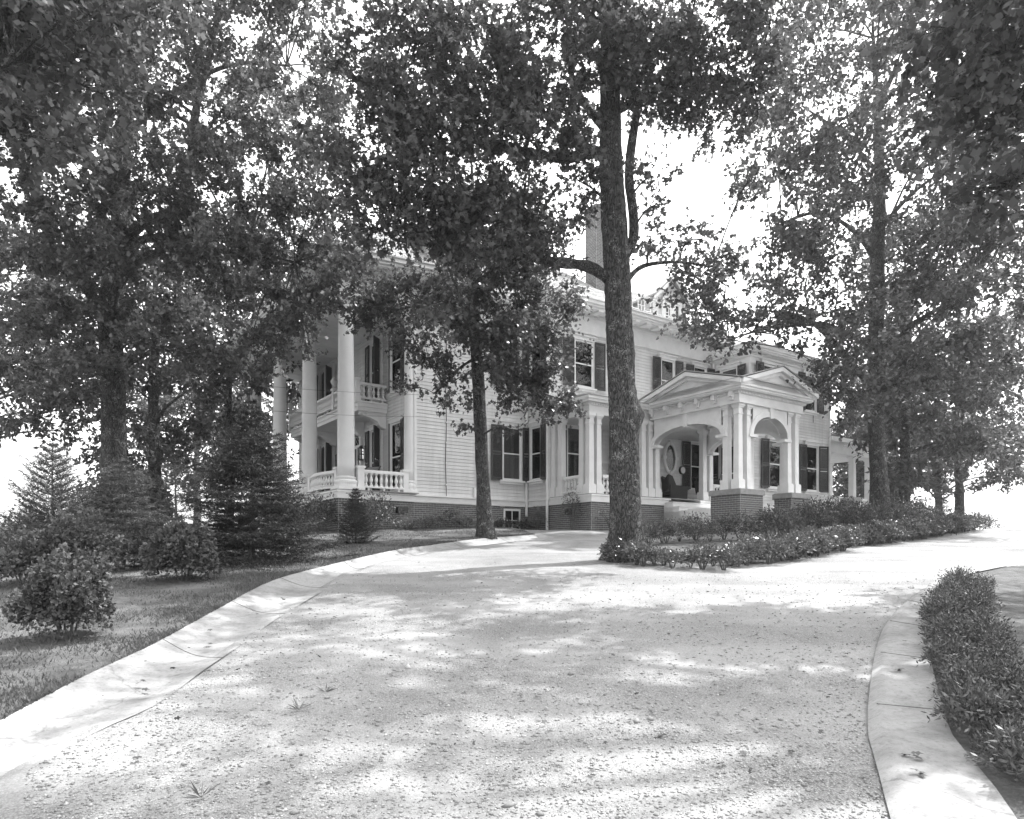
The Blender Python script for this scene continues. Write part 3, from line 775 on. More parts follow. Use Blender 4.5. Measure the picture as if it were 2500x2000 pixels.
# hanging balcony on the front wall
BT0, BT1, BS = 2.05, 9.5, -1.17
bz = 6.75
mb = MB(); mb.box(BS,-.03,BT0,BT1,bz,bz+.14); mb.box(BS-.05,-.03,BT0-.05,BT1+.05,bz+.14,bz+.20); mb.box(BS+.03,-.03,BT0+.03,BT1-.03,bz-.14,bz)
mb.build('balcony', M['trim'], house, DN)
for t_ in (BT0+.25, 4.3, 7.2, BT1-.25):
    mb = MB(); pr = [(-.03,bz-.14),(-1.0,bz-.14),(-1.0,bz-.22),(-.86,bz-.30),(-.62,bz-.34),(-.36,bz-.46),(-.26,bz-.62),(-.03,bz-.70)]
    mb.extr(pr[::-1], lambda p,q,a: (p,a,q), t_-.14, t_+.14)
    mb.tube([(-.88+.09*math.cos(k*.55)*(1-k/22), t_-.15, bz-.24+.09*math.sin(k*.55)*(1-k/22)) for k in range(18)], .016, 5)
    mb.build('bracket', M['trim'], house, DN)
balustrade([(BS,BT0+.1),(-.06,BT0+.1)][::-1], bz+.20, .42, newels=((BS+.03,BT0+.10,.07,.80),))
balustrade([(BS,BT0+.25),(BS,4.15)], bz+.20, .42, newels=((BS,4.28,.08,.80),))
balustrade([(BS,4.42),(BS,BT1-.1)], bz+.20, .42, .14, newels=((BS,BT1-.02,.08,.80),))
for k in range(9): box_part('ceiling_board', M['trim'], (-2.0,-.05,1.0+k*1.2,1.02+k*1.2,9.735,9.749))

# --- side porch
PZ = 6.28
pp = [(S1+.02,WB),(S1+.02,PT),(SU-.02,PT),(SU-.02,WB)]
mb = MB()
Q = [(S1+.10,PT+.10),(SU-.02,PT+.10),(SU-.02,WB+.02),(S1+.10,WB+.02)]
for o_, z0, z1 in ((0,PZ,PZ+.28),(.03,PZ-.006,PZ+.05),(.05,PZ+.28,PZ+.38),(.22,PZ+.38,PZ+.46),(.27,PZ+.46,PZ+.55)): mb.prism(outset(Q,o_), z0, z1)
pent = mb.build('porch_entablature', M['trim'], house, DN)
dentils(pent, outset(Q,.05)[0], outset(Q,.05)[1], PZ+.30, .075, .04, .06, .04); dentils(pent, outset(Q,.05)[3], outset(Q,.05)[0], PZ+.30, .075, .04, .06, .04)
mb = MB(); mb.extr([(PT-.20,PZ+.552),(WB,PZ+.552),(WB,PZ+.80),(PT-.20,PZ+.58)][::-1], lambda p,q,a: (a,p,q), S1-.15, SU+.05); mb.build('porch_roof', M['roof'], house, DN)
box_part('porch_floor', M['stonecap'], (S1+.01,SU-.02,PT-.16,WB-.02,3.554,3.585))
def square_col(w, z0, z1, cap=.05):
    h = z1-z0; mb = MB(); a = w/2
    mb.box(-a-.05,a+.05,-a-.05,a+.05,0,.30); mb.box(-a-.035,a+.035,-a-.035,a+.035,.30,.33)
    mb.add([(-a,-a,.33),(a,-a,.33),(a,a,.33),(-a,a,.33),(-a+.012,-a+.012,h-.34),(a-.012,-a+.012,h-.34),(a-.012,a-.012,h-.34),(-a+.012,a-.012,h-.34)], [(0,1,5,4),(1,2,6,5),(2,3,7,6),(3,0,4,7)])
    mb.box(-a-.012,a+.012,-a-.012,a+.012,h-.34,h-.30); mb.box(-a+.008,a-.008,-a+.008,a-.008,h-.30,h-.14); mb.box(-a-.02,a+.02,-a-.02,a+.02,h-.14,h-.09); mb.box(-a-.05,a+.05,-a-.05,a+.05,h-.09,h)
    return mb.mesh('porch_column', M['trim'])
pc = square_col(.215, 3.585, PZ)
for s_, t_ in ((S1+.14,PT+.13),(S1+.14+.34,PT+.13),(S1+.14,PT+.13+.34),(S1+.14,WB-.18),(S1+.14,WB-.56),
               (7.28,PT+.13),(7.63,PT+.13),(PS0+.17,PT+.13),(10.55,PT+.13),(10.92,PT+.13),(11.18,PT+.42),(SU-.18,PT+.13)):
    inst('porch_column', pc, house, (s_, t_, 3.585-ZB))
balustrade([(S1+.14,WB-.72),(S1+.14,PT+.62)], PF, .42, .15)
balustrade([(S1+.68,PT+.13),(7.10,PT+.13)], PF, .42, .16)
balustrade([(11.12,PT+.13),(SU-.35,PT+.13)], PF, .42, .16)
# oval window
mb = MB(); n = 40
ring = []
for r0, r1, y0, y1 in ((.30,.42,-.03,-.085),):
    vs = []
    for k in range(n):
        a = 2*math.pi*k/n; c_, s_ = math.cos(a), math.sin(a)
        vs += [(.27*c_,-.03,.53*s_),(.27*c_,-.09,.53*s_),(.37*c_,-.09,.63*s_),(.40*c_,-.07,.66*s_),(.40*c_,-.0,.66*s_)]
    mb.add(vs, [(5*k+j, 5*k+j+1, 5*((k+1)%n)+j+1, 5*((k+1)%n)+j) for k in range(n) for j in range(4)])
for sx, sz in ((0,1),(0,-1),(1,0),(-1,0)):
    mb.box(sx*.36-.05-.04*abs(sx), sx*.36+.05+.04*abs(sx), -.115, -.0, sz*.62-.06-.03*abs(sz)*1.5, sz*.62+.06+.03*abs(sz)*1.5)
ov = mb.build('oval_window', M['trim'], house, (10.90, WB-.02, 5.47-ZB))
mb = MB(); mb.add([(.28*math.cos(2*math.pi*k/n), -.055, .54*math.sin(2*math.pi*k/n)) for k in range(n)], [tuple(range(n))]); mb.build('pane', M['glass'], ov)
mb = MB(); mb.add([(.28*math.cos(2*math.pi*k/n), -.033, .54*math.sin(2*math.pi*k/n)) for k in range(n)], [tuple(range(n))]); mb.build('unlit_room_sheet', M['dark'], ov)

# --- carriage porch: piers, clustered columns, arches, cross gables
def pier(poly, name='brick_pier'):
    mb = MB(); mb.prism(poly, 2.1, 3.43); p = mb.build(name, M['mortar'], house, DN)
    mb = MB(); mb.prism(outset(poly,.05), 3.43, 3.58); mb.prism(outset(poly,.02), 3.58, 3.605); mb.build('cap', M['stonecap'], p)
    c = 0.068
    for i in range(len(poly)):
        a = Vector(poly[i]); b_ = Vector(poly[(i+1)%len(poly)]); L = (b_-a).length; d = (b_-a)/L; nr = Vector((d.y,-d.x)); rz = math.atan2(d.y,d.x)
        if nr.y > .5 and nr.x > -.5: continue
        for r_ in range(int((3.43-2.45)/c)):
            z = 3.43-(r_+1)*c; x = -(.1065 if r_ % 2 else 0)
            while x < L:
                x0 = max(x,0)+.006; x1 = min(x+.213,L)-.006
                if x1-x0 > .03:
                    w_ = round(x1-x0, 2); k = ('bk', w_)
                    if k not in mesh_cache: q = MB(); q.box(0,w_,-.008,.02,.006,c-.006); mesh_cache[k] = q.mesh('brick', M['brick'])
                    pos = a+d*x0; inst('brick', mesh_cache[k], p, (pos.x, pos.y, z), (0,0,rz))
                x += .213
    return p
pr0 = .62
pier([(PS0-.34,PQ-.34),(PS0+.80,PQ-.34),(PS0+.80,PQ+.30),(PS0+.30,PQ+.30),(PS0+.30,PQ+.80),(PS0-.34,PQ+.80)])
pier([(PS1-.72,PQ-.34),(PS1+.30,PQ-.34),(PS1+.30,PQ+.62),(PS1-.26,PQ+.62),(PS1-.26,PQ+.30),(PS1-.72,PQ+.30)])
pc2 = square_col(.21, 3.605, 6.33)
for s_, t_ in ((PS0,PQ),(PS0+.42,PQ),(PS0,PQ+.42),(PS1-.03,PQ),(PS1-.45,PQ),(PS1-.03,PQ+.40)):
    inst('porch_column', pc2, house, (s_, t_, 3.605-ZB))
def arch(p0, p1, zs_, zc, ztop, fn, th=.11, name='arch'):
    """arched panel between p0 and p1 along one axis, fn(p, depth, z)"""
    n = 24; mid = (p0+p1)/2; h = (p1-p0)/2
    mb = MB(); vs = []; fs = []
    for dpt in (-th, th):
        for k in range(n+1):
            a = math.pi*k/n; p = mid-h*math.cos(a); vs.append(fn(p, dpt, zs_+(zc-zs_)*math.sin(a)))
        for k in range(n+1): vs.append(fn(p0+(p1-p0)*(1-math.cos(math.pi*k/n))/2, dpt, ztop))
    m = 2*(n+1)
    for k in range(n):
        fs += [(k,k+1,n+2+k,n+1+k),(m+k+1,m+k,m+n+1+k,m+n+2+k),(k+1,k,m+k,m+k+1)]
    mb.add(vs, fs); o = mb.build(name, M['trim'], house, DN)
    mb = MB(); vs = []; fs = []                                        # raised moulding round the opening
    for dpt in (-th-.045, th+.045):
        b0 = len(vs)
        for k in range(n+1):
            a = math.pi*k/n
            for e in (0.0, .17): vs.append(fn(mid-(h+e)*math.cos(a), dpt, zs_+(zc-zs_+e)*math.sin(a)))
        for k in range(n): fs.append((b0+2*k, b0+2*k+2, b0+2*k+3, b0+2*k+1))
    half = 2*(n+1)
    for k in range(n):
        for e in (0,1): fs.append((2*k+e, 2*k+2+e, half+2*k+2+e, half+2*k+e))
    mb.add(vs, fs); mb.build('archivolt', M['trim'], o)
    mb = MB()
    mb.extr([(mid-.07,zc-.05),(mid+.07,zc-.05),(mid+.10,ztop),(mid-.10,ztop)], lambda p,q,a: fn(p,a,q), -th-.08, th+.08); mb.build('keystone', M['trim'], o)
    mb = MB()
    for q in (p0, p1): mb.extr([(q-.20,zs_-.09),(q+.20,zs_-.09),(q+.20,zs_),(q-.20,zs_)], lambda p,qq,a: fn(p,a,qq), -th-.05, th+.05)
    mb.build('impost', M['trim'], o)
    return o
for s_ in (PS0, PS1-.03):
    arch(PQ+.56, PT-.06, 5.42, 5.93, 6.34, lambda p,a,q,s_=s_: (s_+a,p,q))
arch(PS0+.60, PS1-.62, 5.40, 6.04, 6.34, lambda p,a,q: (p,PQ+a,q))
Q = [(PS0-.20,PQ-.20),(PS1+.17,PQ-.20),(PS1+.17,PT-.02),(PS0-.20,PT-.02)]
mb = MB()
def ring_box(o_, z0, z1, w=.42):
    q = outset(Q,o_); (a0,b0),(a1,_),(_,b1),_ = q
    mb.box(a0,a1,b0,b0+w,z0,z1); mb.box(a0,a0+w,b0+w,b1,z0,z1); mb.box(a1-w,a1,b0+w,b1,z0,z1)
for o_, z0, z1 in ((0,6.33,6.60),(.03,6.322,6.38),(.05,6.60,6.69),(.24,6.72,6.79),(.20,6.69,6.72),(.29,6.79,6.86)): ring_box(o_, z0, z1, .42+o_)
mb.box(PS0+.15,PS1-.2,PQ+.15,PT,6.58,6.60)
cent = mb.build('carriage_porch_entablature', M['trim'], house, DN)
q5 = outset(Q,.05); dentils(cent, q5[0], q5[1], 6.61, .075, .04, .07, .04); dentils(cent, q5[3], q5[0], 6.61, .075, .04, .07, .04)
for k in range(6):
    tq = PQ+.05+k*.68; mb = MB(); mb.box(PS0-.36,PS0-.20,tq-.07,tq+.07,6.52,6.69); mb.box(PS0-.29,PS0-.20,tq-.05,tq+.05,6.42,6.52); mb.build('bracket', M['trim'], cent)
o29 = outset(Q,.29); (A0,B0),(A1,_),(_,B1),_ = o29
B1 = PT-.0+.25; PK = 7.48
cm_, cb_ = (A0+A1)/2, (B0+B1)/2
mb = MB()
mb.extr([(A0,6.862),(A1,6.862),(cm_,PK)], lambda p,q,a: (p,a,q), B1+.4, B0+.10)       # gable facing the camera side
mb.extr([(B0,6.864),(B1,6.864),(cb_,PK-.004)][::-1], lambda p,q,a: (a,p,q), A1-.10, A0+.10)
gab = mb.build('gable', M['trim'], house, DN)
def rake(mb, p0, p1, pk, z, fn, a0, a1, th=.14):
    c_ = (p0+p1)/2
    for e in (p0, p1):
        P = [(e,z),(e,z+th),(c_,pk+th),(c_,pk)]
        mb.extr(P if e == p1 else P[::-1], fn, a0, a1)
mb = MB()
rake(mb, A0-.02, A1+.02, PK-.02, 6.83, lambda p,q,a: (p,a,q), B0+.20, B0-.10)
rake(mb, A0+.16, A1-.16, PK-.14, 6.80, lambda p,q,a: (p,a,q), B0+.15, B0+.0, .10)
rake(mb, B0-.02, B1+.02, PK-.02, 6.832, lambda p,q,a: (a,p,q), A0-.10, A0+.20)
rake(mb, B0+.16, B1-.16, PK-.14, 6.802, lambda p,q,a: (a,p,q), A0+.0, A0+.15, .10)
rake(mb, B0-.02, B1+.02, PK-.02, 6.832, lambda p,q,a: (a,p,q), A1-.20, A1+.10)
mb.build('raking_cornice', M['trim'], gab)
mb = MB(); tk = .15
def slab(e0, c_, fn, a0, a1, zz):
    P = [(e0,6.83+tk+zz),(e0,6.86+tk+zz),(c_,PK+.02+tk+zz),(c_,PK-.01+tk+zz)]
    mb.extr(P if e0 > c_ else P[::-1], fn, a0, a1)
for e in (A0-.10, A1+.10): slab(e, cm_, lambda p,q,a: (p,a,q), B1+.4, B0-.13, 0)
for e in (B0-.10, B1+.10): slab(e, cb_, lambda p,q,a: (a,p,q), A1+.13, A0-.13, .004)
mb.build('roof', M['roof'], gab)
# steps up to the porch floor
mb = MB(); nst = 6
for k in range(nst):
    mb.box(8.15, 10.35, PT+.02-.29*k-.30 - .25, PT+.62-.29*k, 2.2, 3.554-.168*(k+1)+.0)
    mb.box(8.13, 10.37, PT-.57-.29*k, PT-.20-.29*k, 3.554-.168*(k+1), 3.584-.168*(k+1))
stp = mb.build('steps', M['trim'], house, DN)
box_part('pedestal', M['trim'], (8.28, 8.95, PT-1.9, PT-1.1, 2.2, 3.12), (10.05,10.6,PT-1.6,PT-.9,2.2,3.12))

# --- side porch at the far end of the wing
mb = MB(); mb.box(SE+.12,SE+4.2,WW+.2,WW+4.5,3.27,3.58); mb.box(SE+.12,SE+4.1,WW+.3,WW+4.4,2.2,3.27); mb.build('end_porch_floor', M['trim'], house, DN)
mb = MB(); mb.box(SE+.06,SE+4.3,WW+.1,WW+4.6,6.25,6.75); mb.box(SE+.04,SE+4.5,WW-.1,WW+4.8,6.75,6.95); mb.build('end_porch_roof', M['trim'], house, DN)
pc3 = square_col(.26, 3.58, 6.25)
for s_, t_ in ((SE+.36,WW+.36),(SE+2.55,WW+.36),(SE+4.0,WW+.36),(SE+4.0,WW+2.4)): inst('porch_column', pc3, house, (s_,t_,3.58-ZB))
balustrade([(SE+.6,WW+.36),(SE+2.35,WW+.36)], 3.58, .42, .16); balustrade([(SE+2.75,WW+.36),(SE+3.85,WW+.36)], 3.58, .42, .16)

# --- downspouts, cables, meter box
def pipe(name, pts, r, mat, n=8): mb = MB(); mb.tube(pts, r, n); return mb.build(name, mat, house, DN)
for pts in ([(S1-.10,-.10,10.3),(S1-.10,-.10,2.95)], [(S1-.10,WB-.02,9.7),(S1-.10,WB-.02,2.4)], [(SU-.09,WB-.12,9.7),(SU-.09,WB-.12,7.1)], [(SE-.22,WW-.55,9.4),(SE-.22,WW-.12,8.9),(SE-.22,WW-.12,2.4)]):
    pipe('downspout', pts, .05, M['trim'])
cab = [(1.18,-.05,10.3)]+[(1.18+.018*math.sin(z*2.3),-.055,z) for z in np.linspace(9.6,3.3,24)]
pipe('lightning_cable', cab, .011, M['iron'], 5)
mb = MB()
for z in (8.6, 7.7, 6.9, 6.1, 5.4, 4.7, 3.95, 3.5): mb.box(1.155,1.205,-.075,-.02,z-.02,z+.02)
mb.build('cable_clip', M['trim'], house, DN)
box_part('meter_box', M['trim'], (2.28,2.55,-.14,-.02,3.56,3.90)); pipe('meter_conduit', [(2.40,-.06,3.9),(2.38,-.06,5.4),(2.47,-.06,6.6)], .014, M['trim'], 5)
pipe('downspout', [(SU+4.6,WW-.3,9.3),(SU+4.45,WW-.06,8.6),(SU+4.45,WW-.06,7.4)], .012, M['iron'], 5)
# ------------------------------------------------------------ things on the porches
def at_house(name, s, t, z, rz=0.0):
    p = hw(s, t, z); return empty(name, p, TH+rz)
# wicker wing chair, seat opening towards +x
ch = at_house('wicker_armchair', 10.05, -2.35, 3.585, -R(25))
mb = MB()
prof = [(-.30,.42),(-.32,1.02),(-.22,.96),(0,.90),(.22,.96),(.32,1.02),(.30,.42)]
mb.extr([(p,q) for p,q in prof][::-1], lambda p,q,a: (a-.12*(q-.42),p,q), -.34, -.26); mb.build('backrest', M['wicker'], ch)
for sg in (-1, 1):
    mb = MB(); w0 = .32*sg
    mb.extr([(-.36,.40),(-.02,.40),(-.06,.66),(-.20,.98),(-.36,1.04)], lambda p,q,a: (p,a+w0,q), -.035, .035); mb.build('wing', M['wicker'], ch)
    mb = MB(); mb.extr([(-.30,.08),(.38,.08),(.40,.46),(.44,.56),(.36,.58),(-.10,.62),(-.30,.66)], lambda p,q,a: (p,a+.36*sg,q), -.05, .05); mb.build('arm', M['wicker'], ch)
mb = MB(); mb.box(-.30,.36,-.31,.31,.30,.40); mb.box(.30,.36,-.31,.31,.10,.30); mb.build('seat', M['wicker'], ch)
mb = MB(); mb.box(-.24,.33,-.29,.29,.40,.47); mb.build('cushion', M['canvas'], ch)
for dx in (-.28, .36):
    for dy in (-.34, .34): mb = MB(); mb.tube([(dx,dy,0),(dx,dy,.12)], .028, 6); mb.build('leg', M['wicker'], ch)
tag(ch, 'dark wicker wing armchair on the side porch near the oval window', 'armchair')
# porch swing on chains
sw = at_house('porch_swing', 12.25, -2.45, 3.585, R(90))
mb = MB(); 
for k in range(6): mb.box(-.62,.62,-.22+k*.075,-.16+k*.075,.40,.425)
mb.box(-.60,-.55,-.22,.22,.36,.40); mb.box(.55,.60,-.22,.22,.36,.40); mb.build('seat', M['wicker'], sw)
mb = MB()
for k in range(14): mb.add([(-.60+k*.092,.22,.42),(-.53+k*.092,.22,.42),(-.53+k*.092,.34,.90),(-.60+k*.092,.34,.90),(-.60+k*.092,.245,.42),(-.53+k*.092,.245,.42),(-.53+k*.092,.365,.90),(-.60+k*.092,.365,.90)],[(0,1,2,3),(7,6,5,4),(0,4,5,1),(1,5,6,2),(2,6,7,3),(3,7,4,0)])
mb.tube([(-.64,.36,.92),(.64,.36,.92)], .03, 6); mb.tube([(-.64,.24,.45),(.64,.24,.45)], .03, 6); mb.build('backrest', M['wicker'], sw)
for sx in (-.6, .6):
    mb = MB(); mb.tube([(sx,-.22,.40),(sx,-.22,.66),(sx,.30,.68)], .025, 6); mb.build('arm', M['wicker'], sw)
    mb = MB(); mb.tube([(sx,-.20,.66),(sx,.08,1.5),(sx,.08,2.70)], .008, 4); mb.tube([(sx,.34,.90),(sx,.08,1.5)], .008, 4); mb.build('chain', M['iron'], sw)
tag(sw, 'dark slatted porch swing hanging on chains from the side porch ceiling', 'swing')
# rocking chair
rc = at_house('rocking_chair', 6.35, -2.55, 3.585, R(200))
mb = MB()
for sx in (-.24, .24): mb.tube([(sx,-.40,.06),(sx,-.15,.02),(sx,.15,.02),(sx,.45,.07)], .02, 6)
mb.build('rocker', M['wicker'], rc)
for sx in (-.24, .24):
    mb = MB(); mb.tube([(sx,.20,.03),(sx,.24,.42),(sx,.36,1.08)], .02, 6); mb.build('back_post', M['wicker'], rc)
    mb = MB(); mb.tube([(sx,-.22,.03),(sx,-.22,.62)], .02, 6); mb.box(sx-.03,sx+.03,-.28,.26,.62,.645); mb.build('arm', M['wicker'], rc)
mb = MB(); mb.box(-.26,.26,-.25,.25,.40,.43); mb.build('seat', M['wicker'], rc)
mb = MB()
for z in (.58,.74,.90,1.04): mb.tube([(-.24,.27+(z-.42)*.18,z),(0,.30+(z-.42)*.18,z),(.24,.27+(z-.42)*.18,z)], .025, 5)
mb.build('back_slat', M['wicker'], rc)
tag(rc, 'dark ladder-back rocking chair on the side porch behind the balustrade', 'rocking chair')
# canvas deck chair on the front porch
dc = at_house('deck_chair', -1.15, 1.35, 3.585, R(-60))
for sx in (-.28, .28):
    mb = MB(); mb.tube([(sx,-.45,.02),(sx,.45,1.02)], .018, 5); mb.build('back_rail', M['wicker'], dc)
    mb = MB(); mb.tube([(sx*.9,.40,.02),(sx*.9,-.40,.42)], .018, 5); mb.build('seat_rail', M['wicker'], dc)
mb = MB(); vs = []
for k in range(9):
    q = k/8; y = -.40+.83*q; z = .42+.58*q-.30*math.sin(math.pi*q)**1.0*(1-q*.6)
    vs += [(-.26,y,z),(.26,y,z)]
mb.add(vs, [(2*k,2*k+1,2*k+3,2*k+2) for k in range(8)]); vs2 = [(x,y,z-.008) for x,y,z in vs]; mb.add(vs2, [(2*k+2,2*k+3,2*k+1,2*k) for k in range(8)])
mb.build('sling', M['canvas'], dc)
tag(dc, 'grey canvas deck chair on the front porch behind the corner balustrade', 'deck chair')
# round dial on the wall by the oval window
dl = at_house('wall_dial', 11.62, WB-.03, 5.02)
mb = MB(); mb.extr([(.17*math.cos(2*math.pi*k/28),.17*math.sin(2*math.pi*k/28)) for k in range(28)], lambda p,q,a: (p,a,q), 0.0, -.09); mb.build('case', M['iron'], dl)
mb = MB(); mb.extr([(.135*math.cos(2*math.pi*k/28),.135*math.sin(2*math.pi*k/28)) for k in range(28)], lambda p,q,a: (p,a,q), -.09, -.095); mb.build('dial_face', M['face'], dl)
tag(dl, 'round white dial in a dark case on the porch wall beside the oval window', 'wall clock')
# urns
um = MB(); um.box(-.09,.09,-.09,.09,0,.04); um.lathe([(.07,.04),(.04,.07),(.035,.10),(.09,.16),(.135,.26),(.14,.31),(.11,.34),(.115,.355),(.08,.38),(.03,.42),(.028,.44),(.04,.46),(.01,.50)], 16); um_me = um.mesh('urn', M['urn'], False)
for t_, lb in ((4.28, 'white lidded urn on the balcony post between the two nearest columns'), (BT1-.02, 'white lidded urn on the far end post of the balcony')):
    p = hw(BS, t_, bz+.20+.80); o = inst('urn', um_me, None, p, (0,0,TH)); tag(o, lb, 'urn', 'urns on the balcony')
pm = MB(); pm.box(-.34,.34,-.34,.34,0,.22); pm.lathe([(.29,.22),(.25,.30),(.23,.36),(.23,1.20),(.26,1.25),(.28,1.30),(.33,1.36),(.42,1.48),(.45,1.56),(.45,1.62),(.40,1.63),(.36,1.56)], 28)
for k in range(20):
    a = 2*math.pi*k/20; pm.tube([(.235*math.cos(a),.235*math.sin(a),.38),(.235*math.cos(a),.235*math.sin(a),1.2)], .02, 5)
q = hw(19.25, -4.35); o = pm.build('planter', M['stone'], None, (q.x,q.y,Zg(q.x,q.y)), TH, False); tag(o, 'tall fluted stone planter by the far end porch', 'planter')
# two wires from the left-hand trees to the house
for a, b_, lb in ((pw(-60,845,14), pw(1022,964,23.25), 'upper thin wire crossing the front columns to the house corner'), (pw(-60,915,14), pw(1020,1018,23.25), 'lower thin wire crossing the front columns to the house corner')):
    pts = [a.lerp(b_, k/20) - Vector((0,0,.22*math.sin(math.pi*k/20))) for k in range(21)]
    mb = MB(); mb.tube([tuple(p-pts[0]) for p in pts], .006, 4); o = mb.build('wire', M['iron'], None, pts[0]); tag(o, lb, 'wire')

# ------------------------------------------------------------ foliage tools
LOBED = np.array([(0,0,0),(.16,.30,-.03),(.32,.13,0),(.55,.44,-.05),(.68,.13,0),(1.0,.0,-.06),(.68,-.13,0),(.55,-.44,-.05),(.32,-.13,0),(.16,-.30,-.03)], float)
LOBE6 = np.array([(0,0,0),(.20,.30,-.03),(.38,.12,0),(.62,.42,-.05),(1.0,0,-.06),(.62,-.42,-.05),(.38,-.12,0),(.20,-.30,-.03)], float)
NEEDLE = np.array([(0,.09,0),(1.0,0,-.05),(0,-.09,0)], float)
DIAM = np.array([(0,0,0),(.42,.24,-.04),(1.0,0,-.05),(.42,-.24,-.04)], float)
LANCE = np.array([(0,0,0),(.45,.17,-.03),(1.0,0,-.08),(.45,-.17,-.03)], float)
BROAD = np.array([(0,0,0),(.35,.36,-.05),(.75,.26,-.05),(1.0,0,-.08),(.75,-.26,-.05),(.35,-.36,-.05)], float)
def unit(a): return a/np.maximum(np.linalg.norm(a, axis=-1, keepdims=True), 1e-9)
def leaf_arrays(tmpl, pos, dirs, nrm, size):
    d = unit(dirs); n = nrm - (nrm*d).sum(1, keepdims=True)*d; n = unit(n); w = np.cross(n, d)
    k = len(tmpl); T = tmpl[None]*size[:,None,None]
    v = pos[:,None,:] + T[...,0:1]*d[:,None] + T[...,1:2]*w[:,None] + T[...,2:3]*n[:,None]
    return v.reshape(-1, 3), k
def leaf_mesh(name, tmpl, pos, dirs, nrm, size, mat, tone=None):
    v, k = leaf_arrays(tmpl, pos, dirs, nrm, size); n = len(pos)
    if tone is None: tone = rng.random(n)
    return np_mesh(name, v, np.arange(n*k), k, mat, tone)
def merge_tubes(mb, a, b_, r0, r1, n=4, mid=None):
    pts = [a, b_] if mid is None else [a, mid, b_]
    rr = [r0, r1] if mid is None else [r0, (r0+r1)/2, r1]
    mb.tube(pts, rr, n, cap=False)

def trunk_mesh(pts, rad, seg=20, rings=60, flare=0.0, bumps=(), rough=.03):
    P = resample(catmull(pts, 6), rings)
    L = np.linspace(0, 1, rings); R0 = np.interp(L, np.linspace(0, 1, len(rad)), rad)
    vs = np.zeros((rings, seg, 3)); up = Vector((1, 0, 0))
    ph = rng.random(6)*6.28
    for i, p in enumerate(P):
        t_ = (P[min(i+1,rings-1)]-P[max(i-1,0)]).normalized(); u_ = (up - t_*up.dot(t_)).normalized(); w_ = t_.cross(u_)
        z = p.z - P[0].z
        for k in range(seg):
            a = 2*math.pi*k/seg
            r = R0[i]*(1 + .05*math.sin(2*a+ph[0]+z*.5) + .035*math.sin(3*a+ph[1]-z*.8) + rough*math.sin(7*a+ph[2]+z*1.3) + rough*rng.normal()*.8)
            r += flare*math.exp(-z*3.4)*(.65+.5*math.sin(5*a+ph[3])**2)
            for bz_, ba, bh, bw_ in bumps:
                r += bh*math.exp(-((z-bz_)/bw_)**2)*max(0, math.cos(a-ba))**3
            q = p + (u_*math.cos(a)+w_*math.sin(a))*r; vs[i,k] = q
    v = vs.reshape(-1,3); f = []
    i, k = np.meshgrid(np.arange(rings-1), np.arange(seg), indexing='ij')
    f = np.stack([i*seg+k, i*seg+(k+1)%seg, (i+1)*seg+(k+1)%seg, (i+1)*seg+k], -1).reshape(-1,4)
    return v, f
